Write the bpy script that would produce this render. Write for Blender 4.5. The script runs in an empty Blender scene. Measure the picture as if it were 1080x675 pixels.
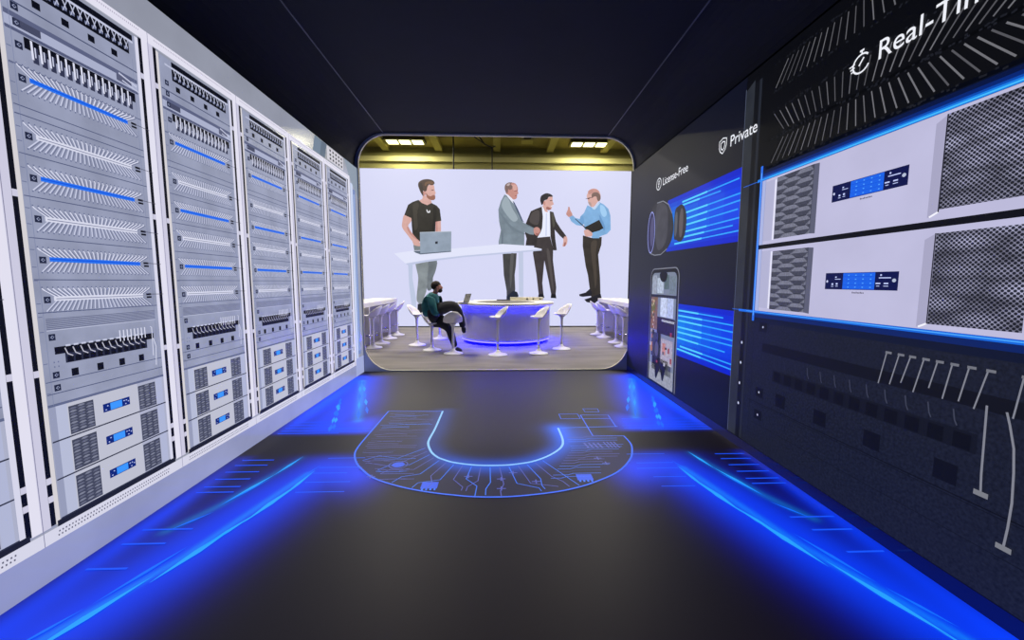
import bpy, bmesh, math, random
from math import sin, cos, pi, radians, sqrt, exp, hypot
from mathutils import Vector
random.seed(7)
scene = bpy.context.scene
C = scene.collection
XL, XR, YE, YS = -2.40, 2.34, 6.97, 13.85      # left wall, right wall, end wall, far screen

# ---------------------------------------------------------------- camera
cam_d = bpy.data.cameras.new('camera'); cam = bpy.data.objects.new('camera', cam_d); C.objects.link(cam)
F, PITCH, YAW, ROLL, CH = 413.3624, .0969, .0347, .0015, 1.6
fw = Vector((sin(YAW)*cos(PITCH), cos(YAW)*cos(PITCH), -sin(PITCH)))
rt = Vector((cos(YAW), -sin(YAW), 0)); up = rt.cross(fw)
r2 = cos(ROLL)*rt + sin(ROLL)*up; u2 = -sin(ROLL)*rt + cos(ROLL)*up
from mathutils import Matrix
cam.matrix_world = Matrix(((r2.x, u2.x, -fw.x, 0), (r2.y, u2.y, -fw.y, 0), (r2.z, u2.z, -fw.z, CH), (0, 0, 0, 1)))
cam_d.sensor_width = 36; cam_d.lens = 36*F/1080; cam_d.clip_start = .05; cam_d.clip_end = 200
scene.camera = cam
scene.view_settings.view_transform = 'Standard'; scene.view_settings.look = 'None'
scene.view_settings.exposure = 0; scene.view_settings.gamma = 1
scene.view_settings.use_curve_mapping = False

def at(px, py, Y):
    d = r2*((px-540)/F) - u2*((py-337.5)/F) + fw
    t = Y/d.y
    return Vector((d.x*t, Y, CH+d.z*t))

# ---------------------------------------------------------------- materials
def lin(c):
    out = []
    for v in c[:3]:
        v = v/255
        out.append(v/12.92 if v <= .04045 else ((v+.055)/1.055)**2.4)
    return (*out, 1)
MATS = {}
def mat(name, base=(128, 128, 128), rough=.5, metal=0, emit=None, es=1, noise=0, nscale=20, spec=.5, sample=None, stretch=None):
    if name in MATS: return MATS[name]
    m = bpy.data.materials.new(name); m.use_nodes = True
    nt = m.node_tree; b = nt.nodes['Principled BSDF']
    b.inputs['Roughness'].default_value = rough; b.inputs['Metallic'].default_value = metal
    b.inputs['Specular IOR Level'].default_value = spec
    b.inputs['Base Color'].default_value = lin(base)
    if emit:
        b.inputs['Emission Color'].default_value = lin(emit); b.inputs['Emission Strength'].default_value = es
    if noise:
        tc = nt.nodes.new('ShaderNodeTexCoord'); mp = nt.nodes.new('ShaderNodeMapping')
        mp.inputs['Scale'].default_value = stretch or (1, 1, 1)
        nz = nt.nodes.new('ShaderNodeTexNoise'); nz.inputs['Scale'].default_value = nscale; nz.inputs['Detail'].default_value = 4
        mr = nt.nodes.new('ShaderNodeMapRange'); mr.inputs[1].default_value = .3; mr.inputs[2].default_value = .7
        mr.inputs[3].default_value = 1-noise; mr.inputs[4].default_value = 1+noise
        mx = nt.nodes.new('ShaderNodeVectorMath'); mx.operation = 'SCALE'
        mx.inputs[0].default_value = lin(emit if emit else base)[:3]
        nt.links.new(tc.outputs['Object'], mp.inputs[0]); nt.links.new(mp.outputs[0], nz.inputs['Vector'])
        nt.links.new(nz.outputs['Fac'], mr.inputs[0]); nt.links.new(mr.outputs[0], mx.inputs['Scale'])
        nt.links.new(mx.outputs[0], b.inputs['Emission Color' if emit else 'Base Color'])
    if emit and sample is None and es <= 1: sample = False
    if emit and sample is False:
        try: m.cycles.emission_sampling = 'NONE'
        except Exception: pass
    MATS[name] = m
    return m
def led(r, g, b, noise=0, nscale=20, sample=None, stretch=None, rough=.5):
    n = 'led_%d_%d_%d_%d%s' % (r, g, b, int(noise*100), 's' if sample else '')
    return mat(n, (4, 4, 5), rough, 0, (r, g, b), 1, noise, nscale, .22, sample, stretch)

# ---------------------------------------------------------------- building blocks
def link(name, me, parent=None):
    o = bpy.data.objects.new(name, me); C.objects.link(o)
    if parent: o.parent = parent
    return o
def tag(o, label=None, cat=None, group=None, kind=None):
    if label: o['label'] = label
    if cat: o['category'] = cat
    if group: o['group'] = group
    if kind: o['kind'] = kind
    return o
def thing(name, loc, label, cat, group=None, rz=0):
    o = bpy.data.objects.new(name, None); C.objects.link(o); o.location = loc; o.rotation_euler = (0, 0, rz)
    o.empty_display_size = .1
    return tag(o, label, cat, group)

def smooth(pts, n=3):
    out = []; L = len(pts)
    for i in range(L):
        p0, p1, p2, p3 = [pts[(i+k-1) % L] for k in range(4)]
        for j in range(n):
            t = j/n
            out.append(tuple(.5*((2*p1[a])+(-p0[a]+p2[a])*t+(2*p0[a]-5*p1[a]+4*p2[a]-p3[a])*t*t+(-p0[a]+3*p1[a]-3*p2[a]+p3[a])*t**3) for a in (0, 1)))
    return out

class Pic:
    """collects flat shapes of a displayed picture, given in the plane of the display"""
    def __init__(s, fn, origin): s.fn, s.o, s.v, s.f, s.m, s.mi = fn, Vector(origin), [], [], [], []
    def poly(s, pts, m, l=1):
        k = len(s.v)
        for p in pts: s.v.append(Vector(s.fn(p[0], p[1], l))-s.o)
        s.f.append(tuple(range(k, k+len(pts))))
        if m not in s.m: s.m.append(m)
        s.mi.append(s.m.index(m)); return s
    def rect(s, a0, b0, a1, b1, m, l=1): return s.poly([(a0, b0), (a1, b0), (a1, b1), (a0, b1)], m, l)
    def line(s, pts, w, m, l=2, closed=False):
        pts = list(pts)+([pts[0]] if closed else [])
        n = len(pts); L = []; R = []
        for i, p in enumerate(pts):
            if closed: a, b = pts[(i-1) % (n-1)], pts[(i+1) % (n-1)]
            else: a, b = pts[max(0, i-1)], pts[min(n-1, i+1)]
            d = hypot(b[0]-a[0], b[1]-a[1]) or 1; nx, ny = -(b[1]-a[1])/d, (b[0]-a[0])/d
            L.append((p[0]+nx*w/2, p[1]+ny*w/2)); R.append((p[0]-nx*w/2, p[1]-ny*w/2))
        for i in range(n-1): s.poly([L[i], L[i+1], R[i+1], R[i]], m, l)
        return s
    def disc(s, x, y, rx, ry, m, l=1, n=20): return s.poly([(x+rx*cos(2*pi*i/n), y+ry*sin(2*pi*i/n)) for i in range(n)], m, l)
    def ring(s, x, y, rx, ry, w, m, l=1, a0=0, a1=2*pi, n=24):
        return s.line([(x+rx*cos(a0+(a1-a0)*i/n), y+ry*sin(a0+(a1-a0)*i/n)) for i in range(n+1)], w, m, l)
    def build(s, name, parent=None):
        me = bpy.data.meshes.new(name); me.from_pydata([tuple(v) for v in s.v], [], s.f)
        for m in s.m: me.materials.append(m)
        me.polygons.foreach_set('material_index', s.mi); me.update()
        return link(name, me, parent)

class Sol:
    """collects solid shapes into one mesh"""
    def __init__(s): s.bm = bmesh.new(); s.m = []
    def _mi(s, m):
        if m not in s.m: s.m.append(m)
        return s.m.index(m)
    def box(s, x0, y0, z0, x1, y1, z1, m):
        i = s._mi(m); v = [s.bm.verts.new((x, y, z)) for z in (z0, z1) for x, y in ((x0, y0), (x1, y0), (x1, y1), (x0, y1))]
        for q in ((3, 2, 1, 0), (4, 5, 6, 7), (0, 1, 5, 4), (1, 2, 6, 5), (2, 3, 7, 6), (3, 0, 4, 7)):
            s.bm.faces.new([v[k] for k in q]).material_index = i
        return s
    def lathe(s, prof, m, cx=0, cy=0, n=28, ax=1, ay=1):
        i = s._mi(m); rings = []
        for r, z in prof: rings.append([s.bm.verts.new((cx+ax*r*cos(2*pi*k/n), cy+ay*r*sin(2*pi*k/n), z)) for k in range(n)])
        for a, b in zip(rings, rings[1:]):
            for k in range(n):
                f = s.bm.faces.new((a[k], a[(k+1) % n], b[(k+1) % n], b[k])); f.material_index = i; f.smooth = True
        for rg, rev in ((rings[0], True), (rings[-1], False)):
            f = s.bm.faces.new(rg[::-1] if rev else rg); f.material_index = i
        return s
    def tube(s, pts, r, m, n=8, r1=None):
        i = s._mi(m); rings = []; pts = [Vector(p) for p in pts]; N = len(pts)
        for k, p in enumerate(pts):
            d = (pts[min(N-1, k+1)]-pts[max(0, k-1)]).normalized()
            a = d.cross(Vector((0, 0, 1)));
            if a.length < .1: a = d.cross(Vector((0, 1, 0)))
            a.normalize(); b = d.cross(a); rr = r if r1 is None else r+(r1-r)*k/(N-1)
            rings.append([s.bm.verts.new(p+a*rr*cos(2*pi*j/n)+b*rr*sin(2*pi*j/n)) for j in range(n)])
        for a, b in zip(rings, rings[1:]):
            for j in range(n):
                f = s.bm.faces.new((a[j], a[(j+1) % n], b[(j+1) % n], b[j])); f.material_index = i; f.smooth = True
        s.bm.faces.new(rings[0]).material_index = i; s.bm.faces.new(rings[-1][::-1]).material_index = i
        return s
    def build(s, name, parent=None, bevel=0):
        if bevel: bmesh.ops.bevel(s.bm, geom=list(s.bm.edges), offset=bevel, segments=2, affect='EDGES', profile=.6)
        bmesh.ops.recalc_face_normals(s.bm, faces=s.bm.faces)
        me = bpy.data.meshes.new(name); s.bm.to_mesh(me); s.bm.free()
        for m in s.m: me.materials.append(m)
        return link(name, me, parent)

def grow(name, chains, m, parent, sub=2, root=0):
    """one continuous limb surface grown over joints: chains of (point, radius); chains may start at an index of an earlier vertex"""
    verts, rad, edges = [], [], []
    for ch in chains:
        prev = None
        for it in ch:
            if isinstance(it, int): prev = it; continue
            verts.append(tuple(it[0])); rad.append(it[1]); k = len(verts)-1
            if prev is not None: edges.append((prev, k))
            prev = k
    me = bpy.data.meshes.new(name); me.from_pydata(verts, edges, []); me.update()
    o = bpy.data.objects.new(name+'_tmp', me); C.objects.link(o)
    md = o.modifiers.new('s', 'SKIN')
    for i, sv in enumerate(me.skin_vertices[0].data):
        r = rad[i]; sv.radius = r if isinstance(r, tuple) else (r, r); sv.use_root = (i == root)
    md.use_smooth_shade = True
    ss = o.modifiers.new('d', 'SUBSURF'); ss.levels = sub; ss.render_levels = sub
    bpy.context.view_layer.update()
    dg = bpy.context.evaluated_depsgraph_get()
    nm = bpy.data.meshes.new_from_object(o.evaluated_get(dg)); nm.name = name
    bpy.data.objects.remove(o)
    nm.materials.clear(); nm.materials.append(m)
    for p in nm.polygons: p.use_smooth = True
    return link(name, nm, parent)

def lettering(name, body, u, z, length, cap, ori, parent, m, depth_l, fn, origin, fat=.02):
    """lettering laid on a display plane: starts at (u, z), runs towards smaller u"""
    cu = bpy.data.curves.new(name, 'FONT'); cu.body = body; cu.size = 1; cu.offset = fat
    t = bpy.data.objects.new(name+'_tmp', cu); C.objects.link(t)
    bpy.context.view_layer.update()
    me = bpy.data.meshes.new_from_object(t.evaluated_get(bpy.context.evaluated_depsgraph_get()))
    bpy.data.objects.remove(t)
    xs = [v.co.x for v in me.vertices]; x0, x1 = min(xs), max(xs)
    sx = length/(x1-x0); sy = cap/.70
    for v in me.vertices:
        v.co = Vector(fn(u+ori*(v.co.x-x0)*sx, z+v.co.y*sy, depth_l))-Vector(origin)
    me.materials.clear(); me.materials.append(m); me.name = name
    return link(name, me, parent)

# ================================================================ SETTING
navy = mat('navy_fabric', (15, 19, 38), .85, noise=.12, nscale=3)
black = mat('black_paint', (9, 9, 12), .6)
seam = mat('seam_strip', (120, 120, 130), .5)

# floor of the booth: an LED floor, its picture held as a colour per point
OUT = [(-1.362, 4.774), (-1.366, 3.95), (-1.36, 3.68), (-1.331, 3.534), (-1.26, 3.38), (-1.173, 3.259), (-1.018, 3.095), (-.77, 2.954), (-.539, 2.868), (-.334, 2.818), (-.192, 2.792), (-.019, 2.782), (.154, 2.791), (.391, 2.83), (.56, 2.878), (.75, 2.965), (1.002, 3.136), (1.183, 3.361), (1.27, 3.553), (1.31, 3.72), (1.303, 3.909)]
INN = [(-.692, 4.753), (-.693, 4.164), (-.705, 3.9), (-.695, 3.757), (-.635, 3.579), (-.56, 3.465), (-.497, 3.413), (-.393, 3.35), (-.184, 3.293), (.045, 3.286), (.2, 3.315), (.324, 3.362), (.477, 3.478), (.605, 3.644), (.65, 3.829), (.651, 4.146)]
def smooth_open(pl, n=4):
    q = [pl[0]]+list(pl)+[pl[-1]]; out = []
    for i in range(1, len(q)-2):
        p0, p1, p2, p3 = q[i-1:i+3]
        for j in range(n):
            t = j/n; out.append(tuple(.5*((2*p1[a])+(-p0[a]+p2[a])*t+(2*p0[a]-5*p1[a]+4*p2[a]-p3[a])*t*t+(-p0[a]+3*p1[a]-3*p2[a]+p3[a])*t**3) for a in (0, 1)))
    return out+[pl[-1]]
OUT = smooth_open(OUT); INN = smooth_open(INN)
BOARD = OUT+[(.981, 3.919), (.985, 4.16)]+INN[::-1]
def inside(x, y, P):
    c = False; j = len(P)-1
    for i in range(len(P)):
        if (P[i][1] > y) != (P[j][1] > y) and x < (P[j][0]-P[i][0])*(y-P[i][1])/(P[j][1]-P[i][1])+P[i][0]: c = not c
        j = i
    return c
def dpoly(p, pl):
    best = 9
    for (ax, ay), (bx, by) in zip(pl, pl[1:]):
        dx, dy = bx-ax, by-ay; t = max(0, min(1, ((p[0]-ax)*dx+(p[1]-ay)*dy)/(dx*dx+dy*dy)))
        best = min(best, hypot(p[0]-ax-dx*t, p[1]-ay-dy*t))
    return best
def ss(a, b, x):
    t = max(0, min(1, (x-a)/(b-a))); return t*t*(3-2*t)
NEAR = [(1.0, 3.18), (1.5, 3.25), (1.68, 2.85), (1.9, 2.1), (2.1, 1.5), (2.3, .8)]
FAR = [(1.2, 4.22), (1.9, 4.3), (2.0, 5.2), (2.25, 6.35)]
UND = [(XR-.04, 1.0), (XR-.04, 6.6)]
def floor_glow(x, y):
    ax = abs(x)
    dn = dpoly((ax, y), NEAR)/.37
    i = .95*exp(-dn**2.2)*(1-ss(3.46, 3.68, y))*ss(.72, 1.2, ax)
    df = dpoly((ax, y), FAR)/.42
    i += 1.0*exp(-df**2.6)*ss(3.98, 4.12, y)*ss(1.1, 1.5, ax)*(1-ss(6.55, 6.85, y))
    i += .8*exp(-((ax-2.32)/.11)**2)*(1-ss(6.5, 6.9, y))*(1-ss(3.5, 3.6, y)+ss(4.02, 4.1, y))*(.4+.6*(.5+.5*sin(y*2.7+.6)))
    c = .3*exp(-(dpoly((ax, y), [(1.60, 3.2), (1.84, 2.2), (2.12, 1.5), (2.3, .95)])/.03)**2)*(1-ss(3.3, 3.5, y))+.34*exp(-(dpoly((ax, y), [(1.8, 3.5), (2.0, 2.75), (2.14, 2.45)])/.035)**2)
    c += .4*exp(-(dpoly((ax, y), [(1.62, 4.45), (2.2, 6.3)])/.05)**2)*ss(4.0, 4.2, y)
    g = 0; bd = 0
    if -1.5 < x < 1.45 and 2.6 < y < 4.9:
        g = exp(-(dpoly((x, y), INN)/.12)**2)*(.3+.7*ss(-.75, -.3, x))*.8+.5*exp(-(dpoly((x, y), [(.7, 4.1), (.8, 3.85)])/.2)**2)
        bd = 1 if inside(x, y, BOARD) else 0
    return i, c, g, bd
def make_floor():
    nx, ny = 200, 340; x0, x1, y0, y1 = XL-.1, XR+.06, -1.0, YE
    V, Fc, col = [], [], []
    for j in range(ny+1):
        y = y0+(y1-y0)*j/ny
        for i in range(nx+1):
            x = x0+(x1-x0)*i/nx; V.append((x, y, 0))
            a, c, g, bd = floor_glow(x, y)
            if bd: a *= .12; c = 0
            col.append((.001+.01*c*a+.009*bd, .045*a*a+.45*c*a+.09*g+.010*bd, .004+.95*a*(.4+.6*min(1, a))+.25*c+.7*g+.034*bd, 1))
    for j in range(ny):
        for i in range(nx):
            k = j*(nx+1)+i; Fc.append((k, k+1, k+nx+2, k+nx+1))
    me = bpy.data.meshes.new('floor'); me.from_pydata(V, [], Fc)
    at_ = me.color_attributes.new('picture', 'FLOAT_COLOR', 'POINT')
    for k, c in enumerate(col): at_.data[k].color = c
    m = bpy.data.materials.new('led_floor'); m.use_nodes = True; nt = m.node_tree; b = nt.nodes['Principled BSDF']
    b.inputs['Base Color'].default_value = lin((34, 31, 27)); b.inputs['Roughness'].default_value = .5; b.inputs['Specular IOR Level'].default_value = .3
    an = nt.nodes.new('ShaderNodeAttribute'); an.attribute_name = 'picture'
    nt.links.new(an.outputs['Color'], b.inputs['Emission Color']); b.inputs['Emission Strength'].default_value = 1
    me.materials.append(m)
    s = link('floor', me); tag(s, kind='structure')
make_floor()
s = Sol().box(-9, YE, -.06, 9, 17.2, -.0, mat('carpet', (128, 124, 120), .95, noise=.22, nscale=1.6, stretch=(.5, 2.2, 1))).build('floor_hall'); tag(s, kind='structure')
s = Sol().box(XL-.3, -1, -.1, XR+.3, YE, -.03, black).build('floor_base'); tag(s, kind='structure')

# ceiling: flat fabric with sloping sides, thin seam strips along both bends
bm = Sol()
i_ = bm._mi(navy)
def slab(b, prof, y0, y1, t, m):
    i = b._mi(m)
    for (xa, za), (xb, zb) in zip(prof, prof[1:]):
        lo = [b.bm.verts.new(p) for p in ((xa, y0, za), (xb, y0, zb), (xb, y1, zb), (xa, y1, za))]
        hi = [b.bm.verts.new(p) for p in ((xa, y0, za+t), (xb, y0, zb+t), (xb, y1, zb+t), (xa, y1, za+t))]
        for q in ((lo[0], lo[1], lo[2], lo[3]), (hi[3], hi[2], hi[1], hi[0]), (lo[0], hi[0], hi[1], lo[1]), (lo[2], hi[2], hi[3], lo[3])):
            b.bm.faces.new(q).material_index = i
cove = [(-1.90-.545*cos(a*pi/24), 3.562+.545*sin(a*pi/24)) for a in range(0, 13)]; cove2 = [(1.865+.53*cos(a*pi/24), 3.577+.53*sin(a*pi/24)) for a in range(12, -1, -1)]
slab(bm, [(-2.445, 3.4)]+cove+cove2+[(2.395, 3.4)], -1, YE+.02, .08, navy)
o = bm.build('ceiling'); tag(o, kind='structure')
for n_, x_ in ((1, -1.94), (2, 1.89)):
    o = Sol().box(x_-.006, -1, 4.098, x_+.006, YE, 4.106, seam).build('trim_%d' % n_); tag(o, kind='structure')
o = Sol().box(XL-.35, -1, 0, XL-.16, YE, 3.7, black).build('wall_left'); tag(o, kind='structure')
o = Sol().box(XR+.16, -1, 0, XR+.35, YE, 3.7, black).build('wall_right'); tag(o, kind='structure')

# end wall with the rounded opening
def rounded(x0, x1, z0, z1, r, n=10):
    P = []
    for cx, cz, a in ((x1-r, z1-r, 0), (x0+r, z1-r, pi/2), (x0+r, z0+r, pi), (x1-r, z0+r, 3*pi/2)):
        for k in range(n+1): P.append((cx+r*cos(a+pi/2*k/n), cz+r*sin(a+pi/2*k/n)))
    return P
hole = rounded(-2.385, 2.365, .012, 4.085, .50)
def wallring(b, hole, X0, X1, Z0, Z1, y0, y1, m):
    i = b._mi(m); outer = []
    for x, z in hole:
        cx, cz = (X0+X1)/2, (Z0+Z1)/2; dx, dz = x-cx, z-cz
        k = min((X1-cx)/abs(dx) if dx else 99, (Z1-cz)/abs(dz) if dz else 99); outer.append((cx+dx*k, cz+dz*k))
    n = len(hole)
    A = [[b.bm.verts.new((p[0], y, p[1])) for p in L] for y in (y0, y1) for L in (hole, outer)]
    for k in range(n):
        j = (k+1) % n
        for q in ((A[0][k], A[0][j], A[1][j], A[1][k]), (A[2][j], A[2][k], A[3][k], A[3][j]), (A[0][j], A[0][k], A[2][k], A[2][j]), (A[1][k], A[1][j], A[3][j], A[3][k])):
            b.bm.faces.new(q).material_index = i
b = Sol(); wallring(b, hole, -2.75, 2.75, -.05, 4.4, YE, YE+.03, mat('end_wall_grey', (190, 196, 216), .45)); o = b.build('wall_far'); tag(o, kind='structure')
b = Sol(); i_ = b._mi(mat('opening_edge', (210, 206, 180), .4))
h2 = rounded(-2.376, 2.356, .02, 4.076, .491)
n_ = len(hole); R_ = [[b.bm.verts.new((p[0], y, p[1])) for p in L] for y in (YE-.008, YE+.034) for L in (h2, hole)]
for k in range(n_):
    j = (k+1) % n_
    for q in ((R_[0][k], R_[0][j], R_[1][j], R_[1][k]), (R_[2][j], R_[2][k], R_[3][k], R_[3][j]), (R_[0][j], R_[0][k], R_[2][k], R_[2][j])): b.bm.faces.new(q).material_index = i_
o = b.build('trim_3'); tag(o, kind='structure')

# the hall beyond
yel = mat('hall_wall_yellow', (168, 164, 104), .8, noise=.12, nscale=.8)
yceil = mat('hall_ceiling', (168, 158, 92), .85, noise=.15, nscale=1)
o = Sol().box(-9, 17.0, 0, 9, 17.3, 6.55, yel).box(-9, 16.85, 6.55, 9, 17.3, 6.75, mat('hall_ledge', (206, 202, 140), .7)).box(-9, 17.0, 6.75, 9, 17.3, 7.2, yel).build('wall_back'); tag(o, kind='structure')
o = Sol().box(-9, 7.2, 7.15, 9, 17.3, 7.3, yceil).build('ceiling_hall'); tag(o, kind='structure')
grey_dark = mat('hall_side_dark', (60, 60, 62), .8)
o = Sol().box(-9.2, 7.1, 0, -9, 17.3, 7.3, grey_dark).build('wall_hall_left'); tag(o, kind='structure')
o = Sol().box(9, 7.1, 0, 9.2, 17.3, 7.3, grey_dark).build('wall_hall_right'); tag(o, kind='structure')
beam_m = mat('beam_pale', (200, 192, 120), .7)
for k, x_ in enumerate((-4.6, -2.45, -.05, 2.15, 4.4)):
    o = Sol().box(x_-.14, 10, 6.98, x_+.14, 16.9, 7.15, beam_m).build('trim_%d' % (4+k)); tag(o, kind='structure')

def hall_light(x, y, label, group=None, power=110):
    t = thing('ceiling_light', (x, y, 7.0), label, 'ceiling light', group)
    Sol().box(-.78, -.28, .02, .78, .28, .12, mat('fixture_olive', (90, 84, 44), .6)).build('housing', t)
    for k in (-1, 0, 1):
        Sol().box(k*.49-.2, -.2, -.01, k*.49+.2, .2, .025, mat('lamp_glow', (250, 250, 200), .5, emit=(255, 252, 190), es=2.6, sample=True)).build('diffuser', t)
    L = bpy.data.lights.new('hall_lamp', 'AREA'); L.shape = 'RECTANGLE'; L.size = 1.4; L.size_y = .4; L.energy = power; L.color = (1, .93, .66) if power < 150 else (1, .92, .80)
    lo = bpy.data.objects.new('hall_lamp', L); C.objects.link(lo); lo.location = (0, 0, -.05); lo.parent = t
hall_light(-3.62, 16.0, 'three square yellow-white lamps in a row on the hall ceiling, left end of the opening', 'hall ceiling lamps')
hall_light(3.6, 16.0, 'three square yellow-white lamps in a row on the hall ceiling, right end of the opening', 'hall ceiling lamps')
hall_light(-3.62, 12.4, 'added hall ceiling lamp, unseen above the opening, left', 'hall ceiling lamps', 290)  # this pair is unseen, added to light the area beyond the opening
hall_light(3.6, 12.4, 'added hall ceiling lamp, unseen above the opening, right', 'hall ceiling lamps', 290)
hall_light(-3.62, 9.4, 'nearest added hall ceiling lamp, unseen above the booth, left', 'hall ceiling lamps', 290)  # nearer pair, also unseen and added to brighten the hall
hall_light(3.6, 9.4, 'nearest added hall ceiling lamp, unseen above the booth, right', 'hall ceiling lamps', 290)
cab = mat('black_cable', (14, 14, 14), .6)
a = at(478, 140, 15.0); o = Sol().tube([(a.x, 15, 4.9), (a.x, 15, 7.2)], .028, cab).build('hanging_cable'); tag(o, 'straight black cable hanging from the hall ceiling, left of the two behind the screen', 'cable')
a = at(519, 160, 15.0); c_ = at(499, 146, 15); o = Sol().tube([(a.x, 15, 4.9), (a.x, 15, 6.52)], .026, cab).tube([(a.x, 15, 6.52), (a.x-.28, 15, 6.65), (c_.x, 15, 7.2)], .026, cab).tube([(a.x, 15, 6.52), (a.x-.34, 15.1, 6.72), (c_.x-.3, 15.2, 7.2)], .02, cab).tube([(a.x, 15, 6.52), (a.x+.12, 15, 6.58)], .02, cab).build('hanging_cable')
tag(o, 'forked black cable hanging from the hall ceiling near the middle', 'cable')
a = at(556, 147, 15.6); o = Sol().box(a.x-.22, 15.4, 6.93, a.x+.22, 15.8, 7.15, beam_m).box(a.x-.14, 15.395, 6.97, a.x+.14, 15.4, 7.09, mat('vent_dark', (90, 84, 40), .7)).build('ceiling_vent'); tag(o, 'small pale box vent on the hall ceiling between two beams', 'vent')

# ================================================================ FLOOR GRAPHICS (shown on the LED floor)
def fn_floor(x, y, l): return (x, y, .0012*l)
t = thing('circuit_board_graphic', (0, 3.8, 0), 'glowing blue U-shaped circuit board picture on the dark floor', 'floor graphic')
O = (0, 3.8, 0)
Lb, Lw, Lt, Lc, Ld = led(70, 118, 255), led(150, 205, 255), led(96, 104, 190), led(70, 130, 255), led(58, 66, 140)
board = led(30, 32, 66, .25, 12)
rightarm = [(.651, 4.146), (.80, 4.155), (.985, 4.16), (.981, 3.919), (1.303, 3.909)]
p = Pic(fn_floor, O)
# board surface: strips between inner and outer outlines
def resample(pl, n):
    d = [0]
    for a, b_ in zip(pl, pl[1:]): d.append(d[-1]+hypot(b_[0]-a[0], b_[1]-a[1]))
    out = []
    for k in range(n):
        s_ = d[-1]*k/(n-1); j = 0
        while j < len(d)-2 and d[j+1] < s_: j += 1
        u_ = (s_-d[j])/(d[j+1]-d[j]); out.append((pl[j][0]+(pl[j+1][0]-pl[j][0])*u_, pl[j][1]+(pl[j+1][1]-pl[j][1])*u_))
    return out
ARC_I = INN+[(.80, 4.155)]; ARC_O = OUT
p = Pic(fn_floor, O)
p.line(OUT, .016, Lb, 4).line([(1.303, 3.909), (.981, 3.919), (.985, 4.561)], .013, Lb, 4).line([OUT[0], INN[0]], .012, Lb, 4)
p.line([(.73, 4.6), (.958, 4.6), (.958, 4.435), (.73, 4.435)], .014, Lb, 4, True).line([(.985, 4.561), (1.318, 4.55), (1.30, 4.18)], .012, Lb, 4)
p.line([(.985, 4.43), (1.31, 4.43)], .012, Lb, 4).line([(1.063, 4.79), (1.249, 4.784), (1.238, 4.666), (1.066, 4.671)], .013, Lb, 4, True)
p.build('board_outline', t)
p = Pic(fn_floor, O); p.line(INN, .022, Lw, 5).line([(.651, 4.146), (1.0, 4.16), (1.32, 4.17)], .014, Lc, 5); p.build('inner_glow_line', t)
random.seed(3)
p = Pic(fn_floor, O)
def lerp(a, b_, f): return (a[0]+(b_[0]-a[0])*f, a[1]+(b_[1]-a[1])*f)
# traces that run outward from the inner line with jogs
RI2, RO2 = resample(INN, 121), resample(OUT, 121)
for k in range(40, 90, 3):
    j = k; f0 = .06; f1 = random.uniform(.45, .7); f2 = random.uniform(.85, .98); sh = (60-k)*.12+random.choice([-3, 2, 3])
    k2 = int(max(0, min(120, j+(-sh if k < 66 else -sh))))
    p.line([lerp(RI2[j], RO2[j], f0), lerp(RI2[j], RO2[j], f1), lerp(RI2[k2], RO2[k2], min(.98, f1+.2)), lerp(RI2[k2], RO2[k2], f2)], .0075, Lt if k % 2 else Lc, 3)
# traces that cross the arms
for k in range(38):
    y_ = 2.98+.047*k
    if y_ > 4.73: break
    xa = random.uniform(-1.32, -1.24)+(max(0, 3.6-y_))*.75; xb = random.uniform(-.86, -.74); st_ = random.uniform(-.035, .035); m_ = random.choice([Lt, Ld, Lt, Lc])
    if random.random() < .35: xb -= .2
    if xa < xb-.1: p.line([(xa, y_), ((xa+xb)/2-.12, y_), ((xa+xb)/2-.02, y_+st_), ((xa+xb)/2+.08, y_+st_), ((xa+xb)/2+.16, y_+st_*.3), (xb, y_+st_*.3)], .0065, m_, 3)
for k in range(17):
    y_ = 3.05+.052*k; xb = 1.24-(max(0, 3.6-y_))*.75-random.uniform(0, .12); xa = .70-max(0, 3.6-y_)*.5
    p.line([(xa, y_), ((xa+xb)/2-.08, y_), ((xa+xb)/2-.03, y_+.025), (xb, y_+.025)], .0065, random.choice([Lt, Lc, Ld]), 3)
p.build('circuit_trace', t)
p = Pic(fn_floor, O)
for x_, y_ in ((-.55, 2.97), (.70, 3.06)):
    p = Pic(fn_floor, O)
    for k in range(4): p.rect(x_-.05+.032*k, y_-.075, x_-.035+.032*k, y_-.045, Lc, 3)
    p.rect(x_-.06, y_-.05, x_+.07, y_+.05, led(66, 100, 235), 3); p.build('circuit_chip', t)
p = Pic(fn_floor, O); p.disc(-.88, 3.33, .055, .05, led(66, 100, 235), 3); p.ring(-.88, 3.33, .08, .07, .008, Lt, 3); p.build('circuit_chip', t)
p = Pic(fn_floor, O)
for k in range(4): p.poly([(.86+.045*k, 3.62), (.88+.045*k, 3.62), (.86+.045*k, 3.74), (.84+.045*k, 3.74)], Lt, 4)
for k in range(4): p.poly([(1.06+.035*k, 3.62), (1.075+.035*k, 3.62), (1.055+.035*k, 3.76), (1.04+.035*k, 3.76)], Lt, 4)
p.build('hatch_mark', t)
for x_, y_ in ((-.25, 3.1), (.02, 3.05), (.12, 3.15), (.3, 3.0), (.02, 2.9), (.9, 3.4), (.95, 3.3), (-1.05, 3.12)):
    p = Pic(fn_floor, O); p.rect(x_-.035, y_-.006, x_+.035, y_+.006, Lt, 4); p.rect(x_-.006, y_-.03, x_+.006, y_+.03, Lt, 4); p.build('circuit_mark', t)

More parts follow.
